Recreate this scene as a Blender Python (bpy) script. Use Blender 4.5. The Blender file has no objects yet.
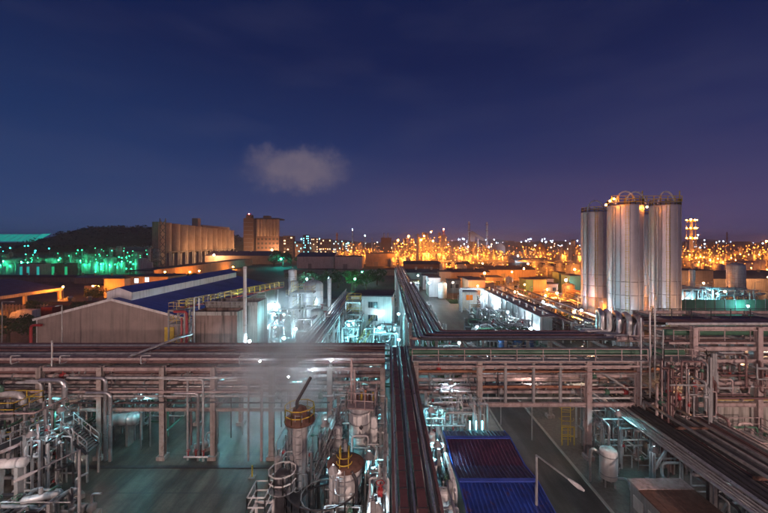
import bpy, math, random
from mathutils import Vector, Matrix

S = bpy.context.scene
COL = S.collection
R = math.radians
random.seed(7)

# ---------------------------------------------------------------- camera, sky, exposure
F, H, CX, CY = 350.0, 20.0, 388.0, 243.0      # focal length in photo pixels, eye height, vanishing point
cam_d = bpy.data.cameras.new('camera'); cam = bpy.data.objects.new('camera', cam_d); COL.objects.link(cam)
cam.location = (0, 0, H); cam.rotation_euler = (R(90), 0, 0)
cam_d.sensor_width = 36; cam_d.lens = 36*F/768
cam_d.shift_x = -(CX-384)/768; cam_d.shift_y = -(256.5-CY)/768
cam_d.clip_start = 0.1; cam_d.clip_end = 9000
S.camera = cam
S.view_settings.view_transform = 'Standard'; S.view_settings.look = 'None'
S.view_settings.exposure = 0; S.view_settings.gamma = 1
S.render.engine = 'CYCLES'
S.cycles.use_denoising = True
S.cycles.max_bounces = 5; S.cycles.diffuse_bounces = 2; S.cycles.glossy_bounces = 3
S.cycles.volume_bounces = 0; S.cycles.transparent_max_bounces = 6
S.cycles.sample_clamp_indirect = 1.5
S.cycles.caustics_reflective = False; S.cycles.caustics_refractive = False
S.cycles.volume_step_rate = 1.0

def build_world():
    w = bpy.data.worlds.new('World'); S.world = w; w.use_nodes = True
    nt = w.node_tree; N = nt.nodes; L = nt.links; N.clear()
    out = N.new('ShaderNodeOutputWorld'); bg = N.new('ShaderNodeBackground')
    tc = N.new('ShaderNodeTexCoord'); sep = N.new('ShaderNodeSeparateXYZ')
    L.new(tc.outputs['Generated'], sep.inputs[0])
    def ramp(stops):
        r = N.new('ShaderNodeValToRGB'); e = r.color_ramp.elements
        for i, (p, c) in enumerate(stops):
            el = e[i] if i < 2 else e.new(p)
            el.position = p; el.color = (*c, 1)
        return r
    # dusk sky: left (west) is a purer blue, right carries the glow of the city
    rl = ramp([(0.0, (.036, .074, .190)), (.10, (.019, .051, .160)), (.25, (.006, .030, .120)), (.45, (.0018, .0125, .072)), (.75, (.002, .008, .05)), (1, (.002, .007, .04))])
    rr = ramp([(0.0, (.080, .068, .172)), (.10, (.048, .046, .142)), (.25, (.016, .025, .106)), (.45, (.0035, .0108, .066)), (.75, (.003, .008, .05)), (1, (.002, .007, .04))])
    ab = N.new('ShaderNodeMath'); ab.operation = 'ABSOLUTE'; L.new(sep.outputs['Z'], ab.inputs[0])
    for r in (rl, rr): L.new(ab.outputs[0], r.inputs[0])
    mr = N.new('ShaderNodeMapRange'); mr.inputs['From Min'].default_value = -.75; mr.inputs['From Max'].default_value = .55
    L.new(sep.outputs['X'], mr.inputs['Value'])
    mx = N.new('ShaderNodeMix'); mx.data_type = 'RGBA'
    L.new(mr.outputs[0], mx.inputs['Factor']); L.new(rl.outputs[0], mx.inputs['A']); L.new(rr.outputs[0], mx.inputs['B'])
    # thin high wisps
    mp = N.new('ShaderNodeMapping'); mp.inputs['Scale'].default_value = (1.5, 1.5, 6)
    L.new(tc.outputs['Generated'], mp.inputs[0])
    nz = N.new('ShaderNodeTexNoise'); nz.inputs['Scale'].default_value = 2.2; nz.inputs['Detail'].default_value = 6; nz.inputs['Roughness'].default_value = .55
    L.new(mp.outputs[0], nz.inputs['Vector'])
    wr = N.new('ShaderNodeMapRange'); wr.inputs['From Min'].default_value = .46; wr.inputs['From Max'].default_value = .75
    wr.inputs['To Max'].default_value = .10; L.new(nz.outputs['Fac'], wr.inputs['Value'])
    mx2 = N.new('ShaderNodeMix'); mx2.data_type = 'RGBA'; mx2.inputs['B'].default_value = (.10, .10, .17, 1)
    L.new(wr.outputs[0], mx2.inputs['Factor']); L.new(mx.outputs['Result'], mx2.inputs['A'])
    # one lone grey cloud
    d = Vector(((298-CX)/F, 1, -(170-CY)/F)); d.normalize()
    right = Vector((d.y, -d.x, 0)).normalized(); up = right.cross(d)
    sub = N.new('ShaderNodeVectorMath'); sub.operation = 'SUBTRACT'; sub.inputs[1].default_value = d
    nz2 = N.new('ShaderNodeTexNoise'); nz2.inputs['Scale'].default_value = 11; nz2.inputs['Detail'].default_value = 9; nz2.inputs['Roughness'].default_value = .66
    L.new(tc.outputs['Generated'], nz2.inputs['Vector'])
    off = N.new('ShaderNodeVectorMath'); off.operation = 'MULTIPLY_ADD'
    off.inputs[1].default_value = (.145, .145, .145); 
    ctr = N.new('ShaderNodeVectorMath'); ctr.operation = 'SUBTRACT'; ctr.inputs[1].default_value = (.5, .5, .5)
    L.new(nz2.outputs['Color'], ctr.inputs[0]); L.new(ctr.outputs[0], off.inputs[0])
    L.new(tc.outputs['Generated'], sub.inputs[0]); L.new(sub.outputs[0], off.inputs[2])
    def dot(v):
        n = N.new('ShaderNodeVectorMath'); n.operation = 'DOT_PRODUCT'; n.inputs[1].default_value = v
        L.new(off.outputs[0], n.inputs[0]); return n.outputs['Value']
    def math_(op, a, b=None, c=None):
        n = N.new('ShaderNodeMath'); n.operation = op
        for i, v in enumerate((a, b, c)):
            if v is None: continue
            if isinstance(v, (int, float)): n.inputs[i].default_value = v
            else: L.new(v, n.inputs[i])
        return n.outputs[0]
    u = math_('DIVIDE', dot(right), .158); v = math_('DIVIDE', dot(up), .076)
    rad = math_('SQRT', math_('ADD', math_('MULTIPLY', u, u), math_('MULTIPLY', v, v)))
    cr = N.new('ShaderNodeMapRange'); cr.interpolation_type = 'SMOOTHSTEP'
    cr.inputs['From Min'].default_value = 1.04; cr.inputs['From Max'].default_value = .34
    cr.inputs['To Max'].default_value = .92
    L.new(rad, cr.inputs['Value'])
    nz3 = N.new('ShaderNodeTexNoise'); nz3.inputs['Scale'].default_value = 20; nz3.inputs['Detail'].default_value = 5
    L.new(tc.outputs['Generated'], nz3.inputs['Vector'])
    cm = math_('MULTIPLY', cr.outputs[0], math_('MULTIPLY_ADD', nz3.outputs['Fac'], .8, .48))
    fwd = N.new('ShaderNodeVectorMath'); fwd.operation = 'DOT_PRODUCT'; fwd.inputs[1].default_value = d
    L.new(tc.outputs['Generated'], fwd.inputs[0])
    cm = math_('MULTIPLY', cm, math_('GREATER_THAN', fwd.outputs['Value'], 0.0))
    mx3 = N.new('ShaderNodeMix'); mx3.data_type = 'RGBA'; mx3.inputs['B'].default_value = (.150, .126, .178, 1)
    L.new(cm, mx3.inputs['Factor']); L.new(mx2.outputs['Result'], mx3.inputs['A'])
    L.new(mx3.outputs['Result'], bg.inputs['Color']); bg.inputs['Strength'].default_value = 1.0
    L.new(bg.outputs[0], out.inputs[0])
build_world()

# ---------------------------------------------------------------- helpers
def P(px, py, Y): return Vector(((px-CX)/F*Y, Y, H-(py-CY)/F*Y))
def X(px, Y): return (px-CX)/F*Y
def Z(py, Y): return H-(py-CY)/F*Y
def GY(py): return H*F/(py-CY)

_ico = None
def ico():
    global _ico
    if _ico is None:
        t = (1+5**.5)/2
        v = [(-1,t,0),(1,t,0),(-1,-t,0),(1,-t,0),(0,-1,t),(0,1,t),(0,-1,-t),(0,1,-t),(t,0,-1),(t,0,1),(-t,0,-1),(-t,0,1)]
        f = [(0,11,5),(0,5,1),(0,1,7),(0,7,10),(0,10,11),(1,5,9),(5,11,4),(11,10,2),(10,7,6),(7,1,8),(3,9,4),(3,4,2),(3,2,6),(3,6,8),(3,8,9),(4,9,5),(2,4,11),(6,2,10),(8,6,7),(9,8,1)]
        _ico = ([Vector(p).normalized() for p in v], f)
    return _ico

def fillet(pts, rad, seg=4):
    pts = [Vector(p) for p in pts]; out = [pts[0]]
    for i in range(1, len(pts)-1):
        a, b, c = pts[i-1], pts[i], pts[i+1]
        d1 = (a-b); d2 = (c-b); l1, l2 = d1.length, d2.length
        if l1 < 1e-6 or l2 < 1e-6: continue
        d1 /= l1; d2 /= l2
        if d1.dot(d2) < -.999: continue
        r = min(rad, l1*.45, l2*.45)
        p0, p1 = b+d1*r, b+d2*r
        for k in range(seg+1):
            t = k/seg
            out.append((1-t)**2*p0 + 2*t*(1-t)*b + t*t*p1)
    out.append(pts[-1]); return out

class MB:
    def __init__(s): s.v = []; s.f = []; s.sm = []
    def add(s, vs, fs, smooth=False):
        o = len(s.v); s.v += [tuple(p) for p in vs]
        s.f += [tuple(o+i for i in f) for f in fs]; s.sm += [smooth]*len(fs); return s
    def box(s, x0, x1, y0, y1, z0, z1):
        return s.add([(x0,y0,z0),(x1,y0,z0),(x1,y1,z0),(x0,y1,z0),(x0,y0,z1),(x1,y0,z1),(x1,y1,z1),(x0,y1,z1)],
              [(0,3,2,1),(4,5,6,7),(0,1,5,4),(1,2,6,5),(2,3,7,6),(3,0,4,7)])
    def cbox(s, c, sx, sy, sz): return s.box(c[0]-sx/2, c[0]+sx/2, c[1]-sy/2, c[1]+sy/2, c[2]-sz/2, c[2]+sz/2)
    def bar(s, a, b, w, h=None, upv=(0,0,1)):
        a, b = Vector(a), Vector(b); h = h or w
        t = (b-a).normalized(); u = Vector(upv)
        if abs(t.dot(u)) > .99: u = Vector((0,1,0))
        n = t.cross(u).normalized()*(w/2); m = n.cross(t).normalized()*(h/2)
        vs = [a-n-m, a+n-m, a+n+m, a-n+m, b-n-m, b+n-m, b+n+m, b-n+m]
        return s.add(vs, [(0,3,2,1),(4,5,6,7),(0,1,5,4),(1,2,6,5),(2,3,7,6),(3,0,4,7)])
    def ibeam(s, a, b, w, h, t=None, upv=(0,0,1)):
        a, b = Vector(a), Vector(b); t = t or w*.14
        d = (b-a).normalized(); u = Vector(upv)
        if abs(d.dot(u)) > .99: u = Vector((0,1,0))
        n = d.cross(u).normalized(); m = n.cross(d).normalized()
        s.bar(a+m*(h/2-t/2), b+m*(h/2-t/2), w, t, upv); s.bar(a-m*(h/2-t/2), b-m*(h/2-t/2), w, t, upv)
        return s.bar(a, b, t, h-2*t-.004, upv)
    def tube(s, pts, r, n=8, caps=True):
        pts = [Vector(p) for p in pts]
        k = len(pts); T = []
        for i in range(k):
            d = pts[min(i+1, k-1)]-pts[max(i-1, 0)]
            T.append(d.normalized() if d.length > 1e-9 else Vector((0,0,1)))
        u = Vector((0,0,1)) if abs(T[0].z) < .9 else Vector((0,1,0))
        nrm = (u - T[0]*u.dot(T[0])).normalized()
        vs = []
        for i in range(k):
            nrm = (nrm - T[i]*nrm.dot(T[i])).normalized(); b = T[i].cross(nrm)
            rr = r[i] if isinstance(r, (list, tuple)) else r
            for j in range(n):
                a = 2*math.pi*j/n
                vs.append(pts[i] + nrm*(rr*math.cos(a)) + b*(rr*math.sin(a)))
        fs = [(i*n+j, i*n+(j+1)%n, (i+1)*n+(j+1)%n, (i+1)*n+j) for i in range(k-1) for j in range(n)]
        s.add(vs, fs, True)
        if caps:
            s.add(vs[:n], [tuple(range(n-1, -1, -1))]); s.add(vs[-n:], [tuple(range(n))])
        return s
    def pipe(s, pts, r, n=8, bend=None): return s.tube(fillet(pts, bend or r*3), r, n)
    def lathe(s, c, prof, n=16, smooth=True, sharp=False):
        vs = []
        for (r, z) in prof:
            for j in range(n):
                a = 2*math.pi*j/n; vs.append((c[0]+r*math.cos(a), c[1]+r*math.sin(a), z))
        if sharp:
            for i in range(len(prof)-1):
                sub = vs[i*n:(i+2)*n]
                s.add(sub, [(j, (j+1)%n, n+(j+1)%n, n+j) for j in range(n)], smooth)
        else:
            s.add(vs, [(i*n+j, i*n+(j+1)%n, (i+1)*n+(j+1)%n, (i+1)*n+j) for i in range(len(prof)-1) for j in range(n)], smooth)
        return s
    def ball(s, c, r):
        v, f = ico(); c = Vector(c); return s.add([c+p*r for p in v], f, True)
    def quad(s, a, b, c, d): return s.add([a, b, c, d], [(0,1,2,3)])
    def rail(s, pts, h=1.1, sp=1.5, r=.028, mid=True, closed=False, n=4):
        pts = [Vector(p) for p in pts]
        if closed: pts = pts+[pts[0]]
        for a, b in zip(pts, pts[1:]):
            L = (b-a).length; k = max(1, round(L/sp))
            for i in range(k+1):
                p = a.lerp(b, i/k); s.bar(p, p+Vector((0,0,h)), r*2)
            for z in ((h, h*.5) if mid else (h,)):
                s.bar(a+Vector((0,0,z)), b+Vector((0,0,z)), r*2)
        return s
    def build(s, name, mat, parent=None, kind=None, label=None):
        me = bpy.data.meshes.new(name)
        off = parent_off(parent)
        vs = s.v if off is None else [(p[0]-off.x, p[1]-off.y, p[2]-off.z) for p in s.v]
        me.from_pydata(vs, [], s.f)
        if any(s.sm): me.polygons.foreach_set('use_smooth', s.sm)
        me.materials.append(mat); me.update()
        o = bpy.data.objects.new(name, me); COL.objects.link(o)
        if parent is not None: o.parent = parent
        if kind: o['kind'] = kind
        if label: o['label'] = label
        return o

def parent_off(p):
    if p is None: return None
    o = Vector((0,0,0))
    while p is not None: o = o + p.location; p = p.parent
    return o

def thing(name, label, cat, loc=(0,0,0), group=None):
    o = bpy.data.objects.new(name, None); o.empty_display_size = .3; COL.objects.link(o)
    o.location = loc; o['label'] = label; o['category'] = cat
    if group: o['group'] = group
    return o
def tag(o, label, cat, group=None):
    o['label'] = label; o['category'] = cat
    if group: o['group'] = group
    return o
def dup(root, loc, label=None, rz=0, group=None):
    r = root.copy(); COL.objects.link(r); r.location = loc; r.rotation_euler = (0, 0, rz)
    if label: r['label'] = label
    if group: r['group'] = group
    for ch in list(root.children):
        c = ch.copy(); COL.objects.link(c); c.parent = r
        for g in ch.children:
            d = g.copy(); COL.objects.link(d); d.parent = c
    return r

# ---------------------------------------------------------------- materials
def mat(name, col, rough=.6, metal=0, var=.35, scale=1.5, bump=.0, streak=0, col2=None, rust=0, spec=.4):
    m = bpy.data.materials.new(name); m.use_nodes = True
    nt = m.node_tree; N = nt.nodes; L = nt.links
    b = N['Principled BSDF']; b.inputs['Roughness'].default_value = rough; b.inputs['Metallic'].default_value = metal
    b.inputs['Specular IOR Level'].default_value = spec
    geo = N.new('ShaderNodeNewGeometry')
    nz = N.new('ShaderNodeTexNoise'); nz.inputs['Scale'].default_value = scale; nz.inputs['Detail'].default_value = 7; nz.inputs['Roughness'].default_value = .65
    L.new(geo.outputs['Position'], nz.inputs['Vector'])
    rm = N.new('ShaderNodeMapRange'); rm.inputs['From Min'].default_value = .3; rm.inputs['From Max'].default_value = .7
    L.new(nz.outputs['Fac'], rm.inputs['Value'])
    c2 = col2 or tuple(c*(1-var) for c in col)
    mx = N.new('ShaderNodeMix'); mx.data_type = 'RGBA'
    mx.inputs['A'].default_value = (*c2, 1); mx.inputs['B'].default_value = (*col, 1)
    L.new(rm.outputs[0], mx.inputs['Factor']); res = mx.outputs['Result']
    if streak:
        mp = N.new('ShaderNodeMapping'); mp.inputs['Scale'].default_value = (2.2, 2.2, .12)
        L.new(geo.outputs['Position'], mp.inputs[0])
        n2 = N.new('ShaderNodeTexNoise'); n2.inputs['Scale'].default_value = 1.3; n2.inputs['Detail'].default_value = 5
        L.new(mp.outputs[0], n2.inputs['Vector'])
        r2 = N.new('ShaderNodeMapRange'); r2.inputs['From Min'].default_value = .48; r2.inputs['From Max'].default_value = .68
        r2.inputs['To Max'].default_value = streak; L.new(n2.outputs['Fac'], r2.inputs['Value'])
        m2 = N.new('ShaderNodeMix'); m2.data_type = 'RGBA'; m2.inputs['B'].default_value = (.035, .028, .022, 1)
        L.new(r2.outputs[0], m2.inputs['Factor']); L.new(res, m2.inputs['A']); res = m2.outputs['Result']
    if rust:
        n3 = N.new('ShaderNodeTexNoise'); n3.inputs['Scale'].default_value = scale*1.7; n3.inputs['Detail'].default_value = 8; n3.inputs['Roughness'].default_value = .7
        L.new(geo.outputs['Position'], n3.inputs['Vector'])
        r3 = N.new('ShaderNodeMapRange'); r3.inputs['From Min'].default_value = .62-rust*.2; r3.inputs['From Max'].default_value = .72-rust*.1
        L.new(n3.outputs['Fac'], r3.inputs['Value'])
        m3 = N.new('ShaderNodeMix'); m3.data_type = 'RGBA'; m3.inputs['B'].default_value = (.13, .05, .022, 1)
        L.new(r3.outputs[0], m3.inputs['Factor']); L.new(res, m3.inputs['A']); res = m3.outputs['Result']
    L.new(res, b.inputs['Base Color'])
    rr = N.new('ShaderNodeMapRange'); rr.inputs['To Min'].default_value = min(1, rough+.14); rr.inputs['To Max'].default_value = max(.08, rough-.12)
    L.new(nz.outputs['Fac'], rr.inputs['Value']); L.new(rr.outputs[0], b.inputs['Roughness'])
    if bump:
        bp = N.new('ShaderNodeBump'); bp.inputs['Strength'].default_value = bump; bp.inputs['Distance'].default_value = .05
        L.new(nz.outputs['Fac'], bp.inputs['Height']); L.new(bp.outputs[0], b.inputs['Normal'])
    return m

M = dict(
 post=mat('post_paint', (.39, .345, .325), .55, 0, .4, 2.2, .1, .5, rust=.25),
 steel=mat('galvanised_steel', (.42, .43, .44), .45, .5, .35, 2.5, streak=.3),
 frame=mat('pink_primer_steel', (.44, .35, .345), .55, 0, .4, 1.6, streak=.4, rust=.2),
 silver=mat('silver_cladding', (.60, .61, .63), .30, .8, .3, 3, streak=.25),
 cladding=mat('pale_cladding', (.54, .55, .56), .38, .3, .3, 2.4, .05, .35),
 brown=mat('brown_pipe_paint', (.17, .095, .095), .45, 0, .5, 1.2, rust=.3),
 dark=mat('dark_pipe', (.05, .05, .058), .38, .3, .4, 2),
 tray=mat('tray_cover', (.11, .05, .052), .42, .1, .4, 1.5),
 orange=mat('red_lead_pipe', (.34, .15, .085), .5, 0, .4, 2),
 green=mat('green_pipe_paint', (.05, .13, .085), .45, 0, .4, 1.5),
 grey=mat('grey_paint', (.3, .31, .32), .5, 0, .35, 1.8, streak=.4),
 maroon=mat('purple_brown_roof_sheet', (.11, .035, .075), .42, .1, .5, .9, col2=(.035, .022, .06), bump=.1, spec=.6),
 basinf=mat('brown_stained_concrete', (.27, .185, .16), .8, 0, .3, .7, .3, .95),
 rust=mat('rust', (.125, .062, .045), .75, 0, .6, 3, .4),
 yellow=mat('yellow_paint', (.62, .45, .05), .5, 0, .35, 2),
 white=mat('white_paint', (.66, .67, .67), .45, 0, .25, 1.4, .05, .35),
 red=mat('red_paint', (.34, .035, .04), .45, 0, .4, 1.5),
 blue=mat('blue_roof_sheet', (.026, .075, .42), .4, .1, .6, .6, bump=.15, streak=.25, rust=.26, spec=.6),
 navy=mat('weathered_navy_roof_sheet', (.028, .035, .13), .4, .1, .5, .8, col2=(.05, .02, .06), spec=.6),
 bluefar=mat('blue_warehouse_roof', (.045, .085, .42), .5, .0, .4, .3),
 sheet=mat('beige_wall_sheet', (.25, .195, .18), .6, 0, .25, .5, streak=.3),
 sheet2=mat('grey_wall_sheet', (.22, .24, .245), .6, 0, .25, .5, streak=.3),
 concrete=mat('stained_concrete', (.40, .38, .35), .8, 0, .3, .8, .3, .9),
 conc2=mat('plain_concrete', (.30, .29, .28), .85, 0, .35, 1.0, .3, .3),
 wallw=mat('white_wall', (.62, .62, .62), .7, 0, .2, .6, streak=.3),
 wallb=mat('tan_wall', (.42, .34, .27), .7, 0, .25, .4, streak=.3),
 wallg=mat('green_wall_sheet', (.12, .30, .20), .6, 0, .3, .4, streak=.2),
 brick=mat('brown_building', (.20, .125, .10), .8, 0, .3, .3),
 roofd=mat('dark_roof', (.06, .055, .075), .6, 0, .4, .6),
 silo=mat('corrugated_steel', (.58, .55, .57), .42, .5, .2, .35, streak=.05),
 silo2=mat('stained_corrugated_steel', (.42, .39, .39), .45, .4, .35, .6, streak=.4),
 grain=mat('grain_silo_concrete', (.46, .36, .29), .8, 0, .3, .12, streak=.4),
 rubber=mat('black_rubber', (.02, .02, .02), .7),
 leaf=mat('leaves', (.055, .10, .035), .6, 0, .5, 1.2),
 bark=mat('bark', (.10, .07, .05), .9, 0, .4, 3, .3),
 glassd=mat('dark_glass', (.03, .04, .05), .12, 0, .2, 1),
 mound=mat('ore_pile', (.26, .16, .09), .95, 0, .4, .08, .5),
 hill=mat('wooded_hill', (.035, .05, .03), .95, 0, .6, .03, .6),
 kerb=mat('kerb_stone', (.36, .34, .31), .8, 0, .3, 2, .2),
 paint=mat('road_paint', (.7, .7, .66), .6, 0, .4, 3),
)
_em = {}
def emit(kind, s):
    key = (kind, s)
    if key not in _em:
        c = dict(sodium=(1, .26, .025), white=(.64, .87, 1.0), green=(.03, 1, .40), teal=(.25, .86, .98), red=(1, .08, .05), warm=(1, .62, .36), blue=(.55, .72, 1), cyan=(.03, .85, .75), mast=(1, .68, .58), amber=(1, .47, .20))[kind]
        m = bpy.data.materials.new('lit_'+kind+'_lamp'); m.use_nodes = True
        N = m.node_tree.nodes; N.clear(); o = N.new('ShaderNodeOutputMaterial'); e = N.new('ShaderNodeEmission')
        e.inputs[0].default_value = (*c, 1); e.inputs[1].default_value = s
        m.node_tree.links.new(e.outputs[0], o.inputs[0]); _em[key] = m
    return _em[key]

def struct(name, mb, m, kind='structure'):
    return mb.build(name, m, None, kind)

# ================================================================ GROUND
def ground_mat():
    m = mat('ground', (.17, .155, .14), .85, 0, .4, .05, .2)
    nt = m.node_tree; N = nt.nodes; L = nt.links; b = N['Principled BSDF']
    geo = N.new('ShaderNodeNewGeometry')
    n = N.new('ShaderNodeTexNoise'); n.inputs['Scale'].default_value = .8; n.inputs['Detail'].default_value = 9; n.inputs['Roughness'].default_value = .7
    L.new(geo.outputs['Position'], n.inputs['Vector'])
    old = b.inputs['Base Color'].links[0].from_socket
    mx = N.new('ShaderNodeMix'); mx.data_type = 'RGBA'; mx.blend_type = 'MULTIPLY'; mx.inputs['Factor'].default_value = .8
    cr = N.new('ShaderNodeValToRGB'); cr.color_ramp.elements[0].position = .3; cr.color_ramp.elements[0].color = (.35, .34, .32, 1); cr.color_ramp.elements[1].position = .7
    L.new(n.outputs['Fac'], cr.inputs[0]); L.new(old, mx.inputs['A']); L.new(cr.outputs[0], mx.inputs['B'])
    L.new(mx.outputs['Result'], b.inputs['Base Color'])
    return m
def yard_mat(name, c1, c2, rough, ang):
    """worn concrete with tyre streaks and damp patches"""
    m = mat(name, c1, rough, 0, .4, .35, .15, col2=c2, spec=.5)
    nt = m.node_tree; N = nt.nodes; L = nt.links; b = N['Principled BSDF']
    geo = N.new('ShaderNodeNewGeometry')
    mp = N.new('ShaderNodeMapping'); mp.inputs['Rotation'].default_value = (0, 0, ang); mp.inputs['Scale'].default_value = (.55, .07, 1)
    L.new(geo.outputs['Position'], mp.inputs[0])
    n = N.new('ShaderNodeTexNoise'); n.inputs['Scale'].default_value = 1.0; n.inputs['Detail'].default_value = 6; n.inputs['Roughness'].default_value = .6
    L.new(mp.outputs[0], n.inputs['Vector'])
    n2 = N.new('ShaderNodeTexNoise'); n2.inputs['Scale'].default_value = 7; n2.inputs['Detail'].default_value = 6; n2.inputs['Roughness'].default_value = .7
    L.new(geo.outputs['Position'], n2.inputs['Vector'])
    old = b.inputs['Base Color'].links[0].from_socket
    for src, lo, hi, c in ((n, .42, .60, (.30, .285, .27, 1)), (n2, .25, .6, (.62, .6, .58, 1))):
        cr = N.new('ShaderNodeValToRGB'); cr.color_ramp.elements[0].position = lo; cr.color_ramp.elements[0].color = c; cr.color_ramp.elements[1].position = hi
        mx = N.new('ShaderNodeMix'); mx.data_type = 'RGBA'; mx.blend_type = 'MULTIPLY'; mx.inputs['Factor'].default_value = .9
        L.new(src.outputs['Fac'], cr.inputs[0]); L.new(old, mx.inputs['A']); L.new(cr.outputs[0], mx.inputs['B']); old = mx.outputs['Result']
    L.new(old, b.inputs['Base Color'])
    return m
struct('ground', MB().quad((-2900,-120,0),(2900,-120,0),(2900,2900,0),(-2900,2900,0)), ground_mat())
struct('concrete_yard', MB().quad((-60,4,.004),(-8.2,4,.004),(-8.2,58,.004),(-60,58,.004)), yard_mat('yard_concrete', (.175,.15,.125), (.06,.05,.042), .5, R(34)))
struct('process_paving', MB().quad((-8.2,4,.004),(12,4,.004),(12,110,.004),(-8.2,110,.004)), mat('process_paving', (.28,.27,.255), .7, 0, .5, .6, .2))
asphalt = yard_mat('asphalt', (.085,.08,.078), (.045,.043,.042), .6, 0)
struct('road', MB().quad((12.25,4,.008),(16.5,4,.008),(16.5,46,.008),(12.25,46,.008)).quad((12.25,46,.008),(16.5,46,.008),(22,56,.008),(12.25,56,.008)).quad((12.25,56,.008),(22,56,.008),(22,128,.008),(12.25,128,.008)), asphalt)
struct('kerb', MB().box(16.5,16.7,4,46,-.05,.13), M['kerb'])
struct('kerb', MB().box(12.05,12.25,4,128,-.05,.13), M['kerb'])
struct('gravel_verge', MB().quad((16.7,4,.004),(45,4,.004),(45,58,.004),(16.7,58,.004)), mat('gravel_verge', (.15,.135,.12), .9, 0, .5, 3, .5))
struct('drain_channel', MB().box(-27.5,-8.4,31.05,31.4,-.05,.05), M['dark'])
b = MB()
for k in range(11): b.quad((-58+5*k-.03,6,.0085),(-58+5*k+.03,6,.0085),(-58+5*k+.03,57,.0085),(-58+5*k-.03,57,.0085))
for k in range(10): b.quad((-59,8+5*k-.03,.0085),(-8.3,8+5*k-.03,.0085),(-8.3,8+5*k+.03,.0085),(-59,8+5*k+.03,.0085))
b.build('slab_joints', M['dark'], None, 'structure')
grass_m = mat('grass_blades', (.07,.12,.035), .7, 0, .5, .6)
def grass_patch(x0, x1, y0, y1, n, name='grass'):
    mb = MB(); rnd = random.Random(n)
    for _ in range(n):
        x = rnd.uniform(x0, x1); y = rnd.uniform(y0, y1); a = rnd.uniform(0, 6.28); h = rnd.uniform(.15, .45); w = .09
        dx, dy = math.cos(a)*w, math.sin(a)*w
        mb.add([(x-dx,y-dy,0),(x+dx,y+dy,0),(x+rnd.uniform(-.15,.15),y+rnd.uniform(-.15,.15),h)], [(0,1,2)])
    struct('grass_bed', MB().quad((x0,y0,.012),(x1,y0,.012),(x1,y1,.012),(x0,y1,.012)), mat('grass_bed', (.035,.055,.02), .9, 0, .5, 1))
    o = mb.build(name, grass_m, None, 'stuff'); return o
grass_patch(7.0, 12.0, 44, 125, 9000)
grass_patch(20.5, 26, 115, 124, 1200)

# ================================================================ PARTS LIBRARY
def street_lamp(label, x, y, h, arm, dirv, light=None, s=100, group=None, r=.16, name='street_lamp', rise=.0, pm='steel'):
    t = thing(name, label, 'lamp', (x, y, 0), group)
    MB().tube([(x,y,0),(x,y,h*.5),(x,y,h)], [.11,.09,.065], 8).build('pole', M[pm], t)
    MB().box(x-.2,x+.2,y-.2,y+.2,0,.12).build('base', M['conc2'], t)
    d = Vector((dirv[0], dirv[1], 0)).normalized(); e = Vector((x, y, h+rise)) + d*arm
    MB().pipe([(x,y,h-.05), Vector((x,y,h+.0))+d*.15, e], .05, 6, .1).build('arm', M[pm], t)
    hd = MB(); hd.tube([e-d*.15, e+d*.1, e+d*.5, e+d*.75], [.05,.09,.11,.05], 8); hd.build('lamp_head', M['white'], t)
    if light: MB().ball(e+d*.35-Vector((0,0,.16+r*.6)), r).build('bulb', emit(light, s), t)
    return t
def floodlight(label, p, light, s, r=.15, group=None, pole=0, face=(0,-1), deep=False):
    s = s*(3.2 if p[1] < 160 else 1.0)
    p = Vector(p); t = thing('floodlight', label, 'lamp', (p.x, p.y, p.z-pole), group)
    d = Vector((face[0], face[1], 0)).normalized()
    if pole: MB().tube([(p.x,p.y,p.z-pole),(p.x,p.y,p.z-.1)], .06, 6).build('pole', M['steel'], t)
    MB().tube([p+Vector((0,0,r*2.2)), p+Vector((0,0,r*1.6)), p+Vector((0,0,-r*.9 if deep else r*.9))], [r*.3, r*1.0, r*(2.6 if deep else 1.35)], 12, not deep).build('lamp_hood', M['grey'], t)
    MB().ball(p, r).build('bulb', emit(light, s), t)
    return t
def hooped_ladder(mb, x, y, z0, z1, nx=0, ny=-1, w=.45):
    n = Vector((nx, ny, 0)).normalized(); s = Vector((-n.y, n.x, 0))*(w/2); c = Vector((x, y, 0))
    for sg in (-1, 1): mb.bar(c+s*sg+Vector((0,0,z0)), c+s*sg+Vector((0,0,z1)), .05)
    z = z0+.3
    while z < z1: mb.bar(c-s+Vector((0,0,z)), c+s+Vector((0,0,z)), .035); z += .45
    z = z0+2.4
    while z < z1:
        pts = [c+s*math.cos(a)*1.6+n*math.sin(a)*.7+Vector((0,0,z)) for a in [math.pi*k/6 for k in range(7)]]
        mb.tube(pts, .02, 4); z += 1.1
def ring_pts(x, y, r, z, n=14, a0=0, a1=2*math.pi, closed=False):
    k = n if closed else n+1
    return [Vector((x+r*math.cos(a0+(a1-a0)*i/n), y+r*math.sin(a0+(a1-a0)*i/n), z)) for i in range(k)]
def rout(rnd, x0, x1, y0, y1, z0, z1, k):
    """an orthogonal pipe route inside a box"""
    lo, hi = (x0,y0,z0), (x1,y1,z1)
    p = [rnd.uniform(lo[i], hi[i]) for i in range(3)]; pts = [tuple(p)]; last = -1
    for _ in range(k):
        ax = rnd.choice([a for a in (0,1,2,2) if a != last]); last = ax
        for _t in range(6):
            v = rnd.uniform(lo[ax], hi[ax])
            if abs(v-p[ax]) > .7: break
        p[ax] = v; pts.append(tuple(p))
    return pts
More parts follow.
